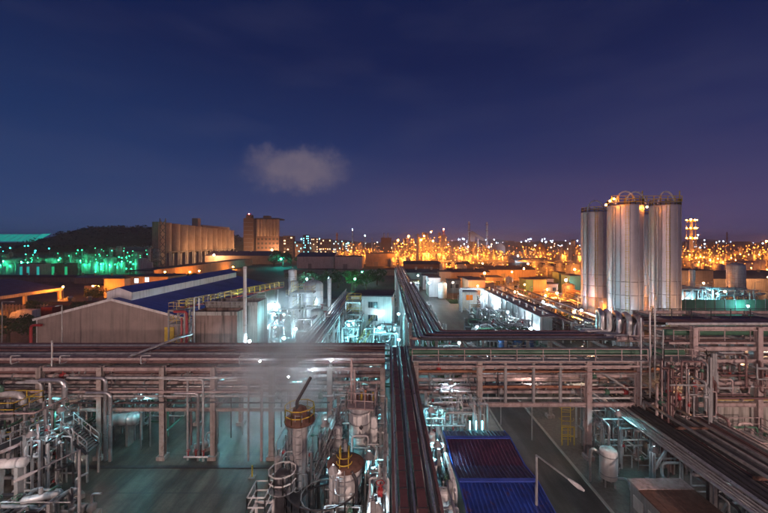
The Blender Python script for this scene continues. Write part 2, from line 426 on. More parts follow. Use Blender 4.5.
def pipework(label, x0, x1, y0, y1, z0, z1, n, seed, mats=('silver','cladding','grey','steel'), rr=(.06,.2), legs=2, sides=7, valve=True, drop=.7):
    rnd = random.Random(seed); t = thing('pipework', label, 'pipework', ((x0+x1)/2, (y0+y1)/2, 0))
    for i in range(n):
        r = rnd.uniform(*rr)**1.0; pts = rout(rnd, x0, x1, y0, y1, z0+r, z1, rnd.randint(2, 4))
        e = pts[-1]
        if rnd.random() < drop: pts.append((e[0], e[1], .02))
        m = M[rnd.choice(mats)]
        o = MB().pipe(pts, r, sides).build('pipe', m, t)
        if valve and rnd.random() < .5:
            a, b = Vector(pts[0]), Vector(pts[1]); c = a.lerp(b, .5); d = (b-a).normalized()
            MB().tube([c-d*.14, c-d*.12, c+d*.12, c+d*.14], [r*1.1, r*2.0, r*2.0, r*1.1], 8).tube([c, c+Vector((0,0,r*4))], r*.4, 5).tube(ring_pts(c.x, c.y, r*1.8, c.z+r*4, 8), r*.25, 4).build('valve', M[rnd.choice(['red','grey','steel','green'])], o)
    for _ in range(legs):
        x, y = rnd.uniform(x0, x1), rnd.uniform(y0, y1)
        MB().ibeam((x,y,0), (x,y,z1), .2, .2).build('post', M['steel'], t)
    return t
def vertical_vessel(label, x, y, r, z1, z0=0.6, m='cladding', name='pressure_vessel', plat=None, lad=True, n=18, cat='vessel', railm='yellow', legs=True, bands=True):
    t = thing(name, label, cat, (x, y, 0))
    dome = [(r*math.cos(a), z1-r*.5+r*.5*math.sin(a)) for a in [math.pi/2*k/5 for k in range(6)]]
    MB().lathe((x,y), [(r*.25, z0-r*.3), (r*.8, z0-r*.15), (r, z0+.1)] + dome, n).build('shell', M[m], t)
    if bands:
        z = z0+.8
        while z < z1-r*.5-.3: MB().lathe((x,y), [(r, z), (r+.03, z+.015), (r+.03, z+.085), (r, z+.1)], n).build('band', M['steel'], t); z += 1.3
    if legs:
        for a in (.8, 2.4, 3.9, 5.5):
            MB().bar((x+r*.85*math.cos(a), y+r*.85*math.sin(a), 0), (x+r*.85*math.cos(a), y+r*.85*math.sin(a), z0+.8), .16).build('leg', M['grey'], t)
    MB().lathe((x,y), [(r*.12, z1-.02), (r*.12, z1+.35), (r*.2, z1+.36), (r*.2, z1+.45), (.001, z1+.451)], 10).build('nozzle', M['grey'], t)
    if plat:
        for zp in plat:
            MB().lathe((x,y), [(r+.02, zp), (r+.8, zp), (r+.8, zp+.06), (r+.02, zp+.06)], n, False).build('platform', M['steel'], t)
            MB().rail(ring_pts(x, y, r+.76, zp+.06, 12, closed=True), closed=True, sp=1).build('railing', M[railm], t)
    if lad:
        b = MB(); hooped_ladder(b, x, y-r-.25, .2, z1); b.build('ladder', M[railm], t)
    return t
def horizontal_vessel(label, x, y, z, r, L, m='cladding', ang=0, name='horizontal_vessel'):
    t = thing(name, label, 'vessel', (x, y, 0)); d = Vector((math.cos(ang), math.sin(ang), 0)); c = Vector((x, y, z))
    pts = [c-d*(L/2+r*.45), c-d*(L/2+r*.38), c-d*(L/2+r*.2), c-d*L/2, c+d*L/2, c+d*(L/2+r*.2), c+d*(L/2+r*.38), c+d*(L/2+r*.45)]
    MB().tube(pts, [.01*r, r*.5, r*.85, r, r, r*.85, r*.5, .01*r], 16).build('shell', M[m], t)
    for k in (-.3, .3):
        p = c+d*L*k; MB().bar((p.x,p.y,0), (p.x,p.y,z-r*.6), .25, r*1.3).build('saddle', M['conc2'], t)
        MB().tube([p-d*.06, p+d*.06], r*1.06, 16).build('band', M['steel'], t)
    MB().tube([c+Vector((0,0,r*.9)), c+Vector((0,0,r+.4))], .12, 8).build('nozzle', M['grey'], t)
    return t
def pump(label, x, y, ang=0, m='green', s=1.0, group=None):
    t = thing('pump', label, 'pump', (x, y, 0), group); d = Vector((math.cos(ang), math.sin(ang), 0)); c = Vector((x, y, .75*s))
    MB().bar(c-d*.9*s-Vector((0,0,.55*s)), c+d*.9*s-Vector((0,0,.55*s)), .7*s, .4*s).build('plinth', M['conc2'], t)
    MB().tube([c-d*.8*s, c-d*.75*s, c-d*.1*s, c-d*.05*s], [.2*s,.3*s,.3*s,.1*s], 10).build('motor', M[m], t)
    MB().tube([c+d*.15*s, c+d*.2*s, c+d*.55*s, c+d*.6*s], [.15*s,.36*s,.36*s,.15*s], 12).build('casing', M['grey'], t)
    MB().pipe([c+d*.38*s, c+d*.38*s+Vector((0,0,1.1*s)), c+d*1.2*s+Vector((0,0,1.1*s))], .1*s, 7).build('pipe', M['silver'], t)
    return t
def steel_frame(label, x0, x1, y0, y1, levels, nx=2, ny=2, m='steel', name='process_structure', w=.26, brace=True, rails='yellow', grating=True, seed=1):
    t = thing(name, label, 'frame', ((x0+x1)/2, (y0+y1)/2, 0)); top = levels[-1]
    xs = [x0+(x1-x0)*i/(nx-1) for i in range(nx)]; ys = [y0+(y1-y0)*i/(ny-1) for i in range(ny)]
    for a in xs:
        for b in ys: MB().ibeam((a,b,0), (a,b,top), w, w).build('post', M[m], t)
    for z in levels:
        for b in ys: MB().ibeam((x0,b,z-.15), (x1,b,z-.15), w*.7, w).build('beam', M[m], t)
        for a in xs: MB().ibeam((a,y0,z-.17), (a,y1,z-.17), w*.66, w*.96).build('beam', M[m], t)
        if grating:
            g = MB(); k = int((x1-x0)/.3)
            for i in range(k): g.box(x0+.3*i+.04, x0+.3*i+.26, y0, y1, z+.0, z+.03)
            g.build('grating', M['steel'], t)
        if rails: MB().rail([(x0,y0,z+.03),(x1,y0,z+.03),(x1,y1,z+.03),(x0,y1,z+.03)], closed=True).build('railing', M[rails], t)
    if brace:
        z = 0
        for lv in levels:
            MB().bar((x0,y0,z), (xs[1],y0,lv-.2), w*.4).build('brace', M[m], t); MB().bar((x1,y0,z+.0), (x1,y1,lv-.2), w*.4).build('brace', M[m], t); z = lv
    return t
def stair(label, a, b, w, m='yellow', cat='stairs'):
    """a stair flight from a up to b"""
    a, b = Vector(a), Vector(b); t = thing('stair_flight', label, cat, (a.x, a.y, a.z)); d = Vector((b.x-a.x, b.y-a.y, 0)).normalized(); s = Vector((-d.y, d.x, 0))*(w/2)
    for sg in (-1, 1):
        MB().bar(a+s*sg, b+s*sg, .06, .2).build('stringer', M['grey'], t)
        k = MB(); k.rail([a+s*sg*1.05, b+s*sg*1.05], 1.0, 1.6, .02); k.build('railing', M[m], t)
    n = max(4, int((b.z-a.z)/.22)); 
    for i in range(n):
        p = a.lerp(b, (i+.5)/n); MB().bar(p-s*.97, p+s*.97, .24, .04).build('tread', M['steel'], t)
    return t
def building(label, x0, x1, y0, y1, h, wall='wallw', roof='roofd', name='building', pitch=0, axis='y', windows=(), doors=(), parapet=.0, cat='building', over=.25):
    """windows: (u0,u1,z0,z1,lit) on the camera-facing wall, u along x"""
    t = thing(name, label, cat, ((x0+x1)/2, (y0+y1)/2, 0)); xm, ym = (x0+x1)/2, (y0+y1)/2
    w = MB().box(x0,x1,y0,y1,0,h)
    if pitch:
        if axis == 'y':
            w.add([(x0,y0,h),(x1,y0,h),(xm,y0,h+pitch)], [(0,1,2)]).add([(x0,y1,h),(x1,y1,h),(xm,y1,h+pitch)], [(2,1,0)])
            s = pitch/((x1-x0)/2)
            r = MB()
            for sg, xe in ((-1,x0-over),(1,x1+over)):
                ze = h-s*over
                r.add([(xe,y0-over,ze+.03),(xm,y0-over,h+pitch+.03),(xm,y1+over,h+pitch+.03),(xe,y1+over,ze+.03),(xe,y0-over,ze+.15),(xm,y0-over,h+pitch+.15),(xm,y1+over,h+pitch+.15),(xe,y1+over,ze+.15)],
                   [(0,1,2,3),(4,7,6,5),(0,4,5,1),(1,5,6,2),(2,6,7,3),(3,7,4,0)])
        else:
            w.add([(x0,y0,h),(x0,y1,h),(x0,ym,h+pitch)], [(0,2,1)]).add([(x1,y0,h),(x1,y1,h),(x1,ym,h+pitch)], [(0,1,2)])
            s = pitch/((y1-y0)/2); r = MB()
            for ye in (y0-over, y1+over):
                ze = h-s*over
                r.add([(x0-over,ye,ze+.03),(x0-over,ym,h+pitch+.03),(x1+over,ym,h+pitch+.03),(x1+over,ye,ze+.03),(x0-over,ye,ze+.15),(x0-over,ym,h+pitch+.15),(x1+over,ym,h+pitch+.15),(x1+over,ye,ze+.15)],
                   [(0,1,2,3),(4,7,6,5),(0,4,5,1),(1,5,6,2),(2,6,7,3),(3,7,4,0)])
    else:
        r = MB().box(x0-over,x1+over,y0-over,y1+over,h+.003,h+.25)
    w.build('wall', M[wall], t); r.build('roof', M[roof], t)
    for (u0,u1,z0,z1,lit) in windows:
        f = MB(); e = .08
        f.box(u0-e,u1+e,y0-.06,y0-.002,z0-e,z0).box(u0-e,u1+e,y0-.06,y0-.002,z1,z1+e).box(u0-e,u0,y0-.06,y0-.002,z0,z1).box(u1,u1+e,y0-.06,y0-.002,z0,z1).box((u0+u1)/2-.03,(u0+u1)/2+.03,y0-.055,y0-.002,z0,z1)
        fo = f.build('window', M['grey'], t)
        MB().box(u0,u1,y0-.03,y0-.004,z0,z1).build('pane', emit(*lit) if lit else M['glassd'], fo)
    L_ = x1-x0
    if L_ > 9 and not windows:
        k = max(2, int(L_/(5 if L_ < 60 else 8)))
        for i in range(k+1): MB().box(x0+(L_-.4)*i/k, x0+(L_-.4)*i/k+.4, y0-.16, y0-.004, 0, h-.1).build('pilaster', M[wall], t)
        rv = random.Random(int(abs(x0)*7+y0))
        for i in range(2+int(L_/25)):
            vx = x0+L_*(i+.5+rv.uniform(-.2,.2))/(2+int(L_/25)); zb = h+(pitch*.75 if axis == 'x' else 0); vy_ = y0+(y1-y0)*(.4 if pitch else .3)
            MB().lathe((vx,vy_), [(.45,zb),(.45,zb+.9),(.75,zb+1.0),(.5,zb+1.4),(.01,zb+1.5)], 10).build('roof_vent', M['steel'], t)
        if h > 4: MB().box(x0+L_*.3, x0+L_*.3+3.2, y0-.08, y0-.003, 0, min(h-.8,3.8)).build('roller_door', M['grey'], t)
    for (u0,u1,z1) in doors:
        MB().box(u0,u1,y0-.06,y0-.002,0,z1).build('door', M['grey'], t)
    return t

# ================================================================ FRONT PIPE RACKS
RY0, RY1 = 32.5, 38.6
def rack_post(t, x, y, z, w=.42, m='post', base=True):
    b = MB().ibeam((x,y,0), (x,y,z), w, w)
    if base: b.box(x-.4,x+.4,y-.4,y+.4,0,.35)
    b.build('post', M[m], t)
rnd = random.Random(3)
left_rack = thing('pipe_rack', 'long brown pipe rack spanning the concrete yard on the left', 'pipe rack', (-24, 35.5, 0))
LX = [-44.5, -38.4, -32.3, -26.7, -20.9, -16.2, -10.8, -5.4, -.5]
for x in LX:
    rack_post(left_rack, x, RY0, 8.5, .45); rack_post(left_rack, x, RY1, 8.5, .38)
    for z in (8.35, 7.0, 5.75, 4.45):
        MB().ibeam((x,RY0+.25,z), (x,RY1-.22,z), .25, .3).build('cross_beam', M['post'], left_rack)
for (x0, x1) in zip(LX, LX[1:]):
    MB().ibeam((x0+.25,RY0,8.3), (x1-.25,RY0,8.3), .26, .34).build('beam', M['frame'], left_rack)
    MB().ibeam((x0+.25,RY0,4.55), (x1-.25,RY0,4.55), .22, .3).build('beam', M['post'], left_rack)
    MB().ibeam((x0+.22,RY1,8.3), (x1-.22,RY1,8.3), .24, .32).build('beam', M['frame'], left_rack)
    MB().ibeam((x0+.22,RY1,5.7), (x1-.22,RY1,5.7), .24, .3).build('beam', M['post'], left_rack)
XL0, XL1 = -46, -.3
# top level: a full deck of brown pipes and tray covers seen at a flat angle
y = 33.1
lay = [(.13,'cladding',9.12)]
specs = [(.15,'frame',32.75,9.14)]
while y < 38.4:
    r = rnd.choice([.12,.16,.2,.24]); specs.append((r, rnd.choice(['brown','brown','brown','tray','frame','dark','steel','brown']), y+r, 8.55+r)); y += 2*r+rnd.uniform(.03,.12)
for (r, m, yy, z) in specs:
    MB().tube([(XL0,yy,z),(XL1,yy,z)], r, 8).build('pipe', M[m], left_rack)
for (yy, z, r, m, a, b) in [(32.3,7.55,.13,'cladding',-29.6,-11.6),(33.2,7.4,.16,'frame',XL0,XL1),(33.9,7.45,.2,'brown',XL0,XL1),(34.7,7.4,.15,'silver',XL0,-9),(35.4,7.45,.22,'orange',-25,-11.6),(36.2,7.4,.14,'cladding',XL0,XL1),(37.2,7.5,.25,'brown',XL0,XL1),
        (33.1,6.15,.17,'frame',XL0,XL1),(33.8,6.15,.14,'silver',XL0,XL1),(34.6,6.2,.2,'frame',XL0,XL1),(35.6,6.15,.15,'grey',XL0,-6),(36.5,6.2,.2,'cladding',XL0,XL1),(37.6,6.15,.16,'brown',XL0,XL1),
        (32.25,5.9,.1,'cladding',XL0,XL1),(32.2,6.3,.13,'frame',-44,-12),(36.0,4.75,.12,'silver',-40,-12),(34.5,4.7,.12,'frame',XL0,-20)]:
    MB().tube([(a,yy,z),(b,yy,z)], r, 8).build('pipe', M[m], left_rack)
for (x, top, r, m, yy) in [(-25.9,7.6,.16,'silver',32.1),(-25.4,6.3,.16,'silver',32.0),(-18.4,7.5,.1,'cladding',32.15),(-17.4,6.2,.12,'silver',32.1),(-16.9,7.5,.1,'cladding',32.0),(-12.8,7.4,.1,'cladding',32.1),(-11.6,7.5,.14,'frame',32.1),(-29.2,7.6,.22,'silver',31.6),(-30.6,7.5,.12,'cladding',31.7),(-31.3,7.4,.12,'cladding',31.6),(-32.6,6.5,.3,'cladding',31.3),(-35.2,7.6,.14,'silver',31.4),(-37.2,7.3,.16,'silver',31.0)]:
    MB().pipe([(x-2.2,yy,top),(x,yy,top),(x,yy,.05)], r, 8).build('riser_pipe', M[m], left_rack)
for x in (-34.5,-30.0,-22.6,-13.6,-8.4):
    MB().pipe([(x,32.7,8.9),(x,32.0,8.9),(x,32.0,9.7),(x+.9,32.0,9.7)], .06, 6).build('vent_pipe', M['cladding'], left_rack)
MB().tube([(-31.3,32.6,8.5),(-31.3,32.6,10.9)], .07, 6).build('vent_pipe', M['cladding'], left_rack)
# two sloping pipes dropping onto the rack from the warehouse
MB().pipe([P(128,358.5,33.6), P(131,356,33.8), P(178,338,38.4), P(192,334,42)], .13, 8).build('sloping_pipe', M['cladding'], left_rack)
MB().tube([P(150,352,36), P(174,342.5,39.4)], .11, 8).build('sloping_pipe', M['steel'], left_rack)

right_rack = thing('pipe_rack', 'tall pipe rack bridging the dark road on the right with a green railed walkway', 'pipe rack', (22, 35.5, 0))
RX = [2.6, 8.5, 18.6, 23.2, 28.4, 34.4, 41, 48]
for x in RX:
    hi = x > 25
    rack_post(right_rack, x, RY0, 12.2 if hi else 9.2, .45, 'post' if x < 18 else 'frame'); rack_post(right_rack, x, RY1+1.6, 12.2 if hi else 9.4, .38)
    for z in ((8.9, 7.1, 5.2) + ((12.05, 10.6) if hi else ())):
        MB().ibeam((x,RY0+.25,z), (x,RY1+1.4,z), .25, .3).build('cross_beam', M['frame'], right_rack)
for (x0, x1) in zip(RX, RX[1:]):
    lv = [9.05, 5.0] + ([12.05, 10.2, 7.0] if x0 > 25 else [])
    for z in lv:
        MB().ibeam((x0+.25,RY0,z), (x1-.25,RY0,z), .28, .36).build('beam', M['frame'], right_rack)
        MB().ibeam((x0+.22,RY1+1.6,z), (x1-.22,RY1+1.6,z), .24, .32).build('beam', M['frame'], right_rack)
for x in (10.9, 13.5, 16.0):
    for yy in (RY0, RY1+1.6): MB().ibeam((x,yy,5.2), (x,yy,8.85), .22, .22).build('hanger', M['steel'], right_rack)
for (a, b) in [((8.8,9.0),(10.8,7.6)),((10.9,8.9),(13.4,7.5)),((13.5,8.9),(16,7.5)),((16,8.9),(18.4,7.5))]:
    MB().bar((a[0],RY1-1.0,a[1]), (b[0],RY1-1.0,b[1]), .14).build('brace', M['silver'], right_rack)
for (a, b) in [((18.9,8.6),(22.6,6.2)),((19.0,6.0),(23.2,3.4))]:
    MB().tube([(a[0],RY0+.5,a[1]), (b[0],RY0+.5,b[1])], .12, 7).build('brace', M['steel'], right_rack)
for (yy, z, r, m, a, b) in [(33.0,8.25,.14,'frame',2.2,23.5),(33.4,7.75,.13,'orange',2.6,24),(33.3,7.35,.15,'frame',7,24),(34.2,7.7,.18,'brown',2.6,50),(35.1,7.75,.2,'silver',2.6,50),(36.2,7.7,.22,'frame',2.6,50),(37.4,7.7,.15,'cladding',2.6,50),
        (33.1,6.4,.13,'orange',8.6,18.3),(33.6,5.7,.15,'frame',2.6,24),(34.4,5.75,.2,'brown',2.6,50),(35.3,5.7,.16,'silver',2.6,50),(36.5,5.75,.22,'frame',2.6,50),(32.95,5.4,.1,'cladding',5,24),(32.2,8.65,.1,'frame',2.2,24)]:
    MB().tube([(a,yy,z),(b,yy,z)], r, 8).build('pipe', M[m], right_rack)
# green line and railed walkway on the near edge
MB().tube([(2.0,33.3,9.62),(28,33.3,9.62)], .33, 12).build('pipe', M['green'], right_rack)
MB().tube([(2.0,34.2,9.6),(28,34.2,9.6)], .2, 10).build('pipe', M['grey'], right_rack)
MB().box(2.2,23.6,RY0-.75,RY0-.05,9.24,9.30).build('walkway', M['grey'], right_rack)
MB().rail([(2.2,RY0-.72,9.3),(23.6,RY0-.72,9.3)], 1.05, 2.35, .03).build('railing', M['frame'], right_rack)
MB().tube([(26.2,33.2,11.55),(52,33.2,11.55)], .3, 12).build('pipe', M['green'], right_rack)
MB().tube([(26.2,32.9,12.4),(52,32.9,12.4)], .14, 8).build('pipe', M['cladding'], right_rack)
MB().tube([(26.2,32.7,10.65),(52,32.7,10.65)], .12, 8).build('pipe', M['frame'], right_rack)
MB().tube([(26.2,33.4,10.6),(52,33.4,10.6)], .16, 8).build('pipe', M['brown'], right_rack)
MB().box(26.4,50,33.8,35,12.3,12.36).build('walkway', M['brown'], right_rack)
MB().rail([(26.4,35,12.36),(50,35,12.36)], 1.05, 2.0, .03).build('railing', M['dark'], right_rack)
MB().rail([(26.4,32.35,10.95),(50,32.35,10.95)], 1.0, 2.4, .03, mid=False).build('railing', M['frame'], right_rack)
# eight pipes that come down the long pipeway, swing right and rise to the upper deck
N8 = 8; far_pipes = []
for i in range(N8):
    x = 3.15+.41*i; yb = 36.6+.44*i; zr = 9.95; xr = 26.4-.26*i
    m = ['dark','silver','dark','brown','silver','dark','silver','brown'][i]; r = [.14,.17,.15,.19,.15,.17,.13,.16][i]
    # swings from the pipeway onto the rack, runs right, rises, carries on right
    MB().pipe([(x,46,zr),(x,yb,zr),(xr,yb,zr),(xr,yb,11.6),(52,yb,11.6)], r, 9, 1.1).build('pipe', M[m], right_rack)
for i in (0, 2, 4, 6, 7):
    yb = 36.6+.44*i; xr = 26.4-.26*i-(.3 if i == 7 else 0)
    MB().pipe([(xr-2.6,yb,9.95),(xr,yb,9.95),(xr,yb,12.0),(xr+.9,yb+2.2,12.0),(xr+.9,yb+2.2,9.4)], .31, 12, .55).build('insulated_riser', M[{0:'frame',2:'cladding',4:'silver',6:'white',7:'silver'}[i]], right_rack)
for (px, top, bot) in [(650,312,398),(655,300,380),(663,330,410),(641,318,405)]:
    a, b = P(px,top,32.1), P(px,bot,32.1); MB().tube([a, b], .07, 6).build('vent_pipe', M['cladding'], right_rack)

# thin conduits, flanges and pipe shoes along both racks
rc = random.Random(77)
for t_, xa, xb in ((left_rack, -46, -.4), (right_rack, 2.6, 50)):
    for k in range(22):
        yy, z = rc.uniform(32.1,38.5), rc.choice([4.85,5.35,6.6,6.75,7.0,7.9,8.05,8.1,8.75 if t_ is right_rack else 6.9]); a = rc.uniform(xa, xb-12); e = min(xb, a+rc.uniform(8,30))
        MB().tube([(a,yy,z),(e,yy,z)], rc.choice([.03,.04,.05,.07]), 6).build('conduit', M[rc.choice(['silver','cladding','frame','dark','brown','orange','steel'])], t_)
    for k in range(20):
        x = rc.uniform(xa, xb); yy = rc.uniform(32.0,38); z1 = rc.choice([8.0,7.0,6.2]); z0 = rc.choice([.05,4.6,5.8,.05])
        if z0 > z1-1: z0 = .05
        if t_ is right_rack and 8.6 < x < 18.4: z0 = 5.2
        MB().pipe([(x+rc.uniform(.5,2)*rc.choice([-1,1]),yy,z1),(x,yy,z1),(x,yy,z0)], rc.choice([.035,.05,.07,.09]), 6, .2).build('drop_pipe', M[rc.choice(['silver','cladding','frame','dark','brown','steel'])], t_)
    fl = MB()
    for k in range(150):
        x = rc.uniform(xa, xb); yy, z, r = rc.choice([(33.2,7.4,.16),(33.9,7.45,.2),(34.7,7.4,.15),(36.2,7.4,.14),(33.1,6.15,.17),(33.8,6.15,.14),(34.6,6.2,.2),(32.25,5.9,.1)] if t_ is left_rack else [(33.0,8.25,.14),(33.3,7.35,.15),(34.2,7.7,.18),(35.1,7.75,.2),(33.6,5.7,.15),(34.4,5.75,.2),(35.3,5.7,.16)])
        fl.tube([(x-.06,yy,z),(x-.01,yy,z)], r*1.55, 10).tube([(x+.01,yy,z),(x+.06,yy,z)], r*1.55, 10)
    fl.build('flanges', M['steel'], t_, 'stuff')
    for k in range(14):
        x = rc.uniform(xa, xb); yy, z = rc.choice([(33.2,7.4),(33.1,6.15),(32.25,5.9)] if t_ is left_rack else [(33.0,8.25),(33.3,7.35),(33.6,5.7)])
        MB().tube([(x-.2,yy,z),(x-.18,yy,z),(x+.18,yy,z),(x+.2,yy,z)], [.12,.26,.26,.12], 10).tube([(x,yy,z),(x,yy,z+.6)], .05, 6).tube(ring_pts(x,yy,.22,z+.6,10,closed=True)+[Vector((x+.22,yy,z+.6))], .03, 5).build('valve', M[rc.choice(['steel','grey','red','green'])], t_)
for (z, yy, w) in ((8.82,32.5,.4),(6.62,38.0,.5)): MB().box(-46,-.4,yy,yy+w,z-.02,z+.06).build('cable_tray', M['steel'], left_rack) if z < 8 else None
MB().box(2.6,24,34.9,35.4,9.2,9.3).build('cable_tray', M['steel'], right_rack); MB().box(2.6,24,36.9,37.6,8.4,8.5).build('cable_tray', M['steel'], right_rack)

# far pipeway running away from the camera
far_way = thing('pipeway', 'long elevated pipeway running straight back to the refinery', 'pipe rack', (4.6, 90, 0))
for yy in range(46, 150, 9):
    for x in (2.9, 6.35): rack_post(far_way, x, yy, 9.5, .35, 'steel')
    MB().ibeam((3.1,yy,9.3), (6.15,yy,9.3), .3, .35).build('cross_beam', M['frame'], far_way)
    MB().ibeam((3.1,yy,6.2), (6.15,yy,6.2), .25, .3).build('cross_beam', M['steel'], far_way)
for x in (2.78, 6.5): MB().ibeam((x,46,9.55), (x,150,9.55), .2, .4).build('side_beam', M['grey'], far_way)
for i in range(N8):
    x = 3.15+.41*i; m = ['dark','silver','dark','brown','silver','dark','silver','brown'][i]; r = [.14,.17,.15,.19,.15,.17,.13,.16][i]
    MB().tube([(x,46,9.95),(x,152,9.95)], r, 8).build('pipe', M[m], far_way)
for x, z in ((3.4,6.6),(4.2,6.6),(5.2,6.65)): MB().tube([(x,46,z),(x,150,z)], .18, 7).build('pipe', M['cladding'], far_way)

# near pipeway passing under the camera
near_way = thing('pipeway', 'narrow pipeway of maroon trays and dark pipes in the bottom centre', 'pipe rack', (1.2, 22, 0))
for yy in (9, 15, 21, 27):
    for x in (.35, 2.1): rack_post(near_way, x, yy, 8.6, .26, 'steel')
    MB().ibeam((.2,yy,8.5), (2.25,yy,8.5), .22, .28).build('cross_beam', M['frame'], near_way)
for (x0, x1, m) in ((.52,.86,'tray'),(1.28,1.66,'tray')):
    MB().box(x0,x1,5,37.5,8.66,8.92).build('cable_tray', M[m], near_way)
    b = MB(); yy = 5.0
    while yy < 37: b.box(x0-.012,x1+.012,yy,yy+.05,8.7,8.94); yy += 1.2
    b.build('tray_clips', M['dark'], near_way, 'stuff')
for x, r, m in ((.38,.055,'silver'),(.98,.07,'dark'),(1.13,.055,'silver'),(1.8,.075,'dark'),(1.97,.06,'silver'),(2.12,.06,'dark')):
    MB().tube([(x,5,8.75+r),(x,38,8.75+r)], r, 8).build('pipe', M[m], near_way)
for x in (.25, 2.28): MB().ibeam((x,5,8.68), (x,38,8.68), .12, .28).build('side_beam', M['brown'], near_way)

# pipeway heading down to the right
diag = thing('pipeway', 'low pipeway of dark pipes running to the bottom right corner', 'pipe rack', (24.5, 25, 0))
zz = 4.6
for yy in (13, 18, 23.5, 29, 34):
    for x in (21.9, 27.2): rack_post(diag, x, yy, zz, .32, 'steel')
    MB().ibeam((21.4,yy,zz-.2), (28,yy,zz-.2), .3, .35).build('cross_beam', M['steel'], diag)
    MB().bar((21.9,yy,1.0), (23.9,yy,zz-.35), .16).build('brace', M['steel'], diag)
x = 21.75
rnd = random.Random(11)
while x < 27.6:
    r = rnd.choice([.06,.08,.1,.14,.18]); m = rnd.choice(['dark','dark','steel','dark','tray','dark','silver'])
    MB().tube([(x+r,8,zz+r),(x+r,36,zz+r)], r, 9).build('pipe', M[m], diag); x += 2*r+rnd.uniform(.04,.16)
for x, r, m in ((20.75,.1,'silver'),(21.05,.07,'cladding'),(21.28,.08,'steel')): MB().tube([(x,8,4.55+r),(x,36,4.55+r)], r, 9).build('pipe', M[m], diag)
for yy in (13, 18, 23.5, 29, 34): MB().bar((20.5,yy,4.45), (21.45,yy,4.45), .16).build('bracket', M['steel'], diag)
for x, m in ((21.5,'steel'),(28.0,'steel')): MB().ibeam((x,8,zz+.0), (x,36,zz+.0), .14, .3).build('side_beam', M[m], diag)
for x in (23.4, 25.2): MB().tube([(x,8,zz+.95),(x,32,zz+.95),(x,32,zz+.2)], .12, 9).build('pipe', M['steel'], diag)
for yy in (15, 22, 28): MB().bar((23.0,yy,zz+.6), (25.6,yy,zz+.6), .16).build('pipe_support', M['rust'], diag)

# stubby posts and frames on the right, in front of the pink wall
fr = steel_frame('pinkish steel frame full of risers beside the diagonal pipeway', 24.6, 28.4, 31.2, 35.8, [3.6,6.6,9.4], 3, 2, 'frame', w=.28, rails='frame')
pipework('bundle of pinkish risers and loops inside the steel frame right of centre', 23.6, 29, 29.6, 31.4, 3.5, 10.2, 24, 21, ('frame','brown','frame','grey'), (.05,.12), 3)
pipework('tangle of rusty pipes below the upper right rack deck', 29, 36, 31, 33, 5.9, 10, 24, 22, ('frame','brown','brown','grey'), (.05,.11), 0, drop=0)
pipework('pipe loops under the far right end of the rack', 36, 46, 33.5, 37, 5.9, 10.5, 22, 23, ('frame','brown','grey'), (.05,.12), 0, drop=0)
for i, (px, a, b, w) in enumerate([(735,345,393,.5),(754,345,395,.62),(722,342,362,.42),(700,352,388,.35)]):
    p, q = P(px,a,33.9-i*.3), P(px,b,33.9-i*.3)
    t = thing('duct', ['pale square riser duct second from the right edge under the rack', 'wide pale riser duct nearest the right edge', 'short pale duct hanging under the right rack deck', 'slim pale duct above the pink wall'][i], 'duct', (p.x, p.y, q.z))
    MB().bar(p, q, w, w*.8).build('casing', M['cladding'], t); MB().cbox((p.x,p.y,p.z), w*1.25, w*1.1, .12).cbox((q.x,q.y,q.z), w*1.25, w*1.1, .12).build('flange', M['steel'], t)
t = thing('retaining_wall', 'pinkish concrete basin wall with a yellow top rail at the right edge', 'wall', (38, 34.2, 0))
for i in range(6): MB().box(31.0+i*3.1,34.05+i*3.1,32.9,36,0,5.3).build('wall_panel', M['concrete'], t)
for i in range(7): MB().box(30.85+i*3.1,31.15+i*3.1,32.7,32.895,0,5.2).build('pilaster', M['conc2'], t)
MB().box(30.8,49.7,32.7,32.9,5.3,5.42).build('coping', M['yellow'], t)
MB().rail([(36,33.4,5.3),(49,33.4,5.3)], 1.1, 1.6).build('railing', M['frame'], t)

# small tank, cabinet, yellow ladder beside the kerb
t = thing('dosing_tank', 'small pale upright tank on short legs beside the kerb', 'tank', (18.2, 28.9, 0))
MB().lathe((18.2,28.9), [(.01,.55),(.55,.62),(.66,.7),(.66,2.85),(.6,2.98),(.2,3.06),(.01,3.07)], 20).build('shell', M['white'], t)
for a in (.6, 2.2, 3.7, 5.3): MB().bar((18.2+.5*math.cos(a),28.9+.5*math.sin(a),0),(18.2+.5*math.cos(a),28.9+.5*math.sin(a),.75), .1).build('leg', M['grey'], t)
for z in (1.0, 2.5): MB().lathe((18.2,28.9), [(.67,z),(.69,z+.02),(.69,z+.08),(.67,z+.1)], 20).build('band', M['grey'], t)
MB().pipe([(17.7,29.2,2.4),(17.1,29.3,2.9),(16.95,29.4,2.2),(16.95,29.4,0)], .12, 8, .35).build('pipe', M['silver'], t)
MB().pipe([(18.7,28.4,.9),(19.1,27.9,1.2),(19.1,27.3,.3),(19.1,26.6,.3)], .1, 8, .3).build('pipe', M['silver'], t)
t = thing('equipment_cabinet', 'grey cabinet with a rusty brown roof at the bottom right', 'cabinet', (19.6, 23, 0))
MB().box(17.5,21.2,20.0,25.3,0,2.75).build('wall', M['grey'], t)
for i in range(7): MB().box(17.4+i*.56,17.93+i*.56,19.85,24.3,2.76,2.86).build('roof_panel', M['rust'], t)
MB().box(17.4,21.3,24.32,25.45,2.76,2.9).build('roof_edge', M['frame'], t)
for yy in (21.0, 22.6, 24.0): MB().box(17.44,17.497,yy,yy+.9,1.2,2.1).build('louvre_window', M['white'], t)
t = thing('ladder_cage', 'yellow caged ladder beside the road under the truss', 'ladder', (17.8, 35.0, 0))
b = MB(); hooped_ladder(b, 17.8, 35.0, 0.1, 4.6, 0, -1, .9); b.build('rungs', M['yellow'], t)
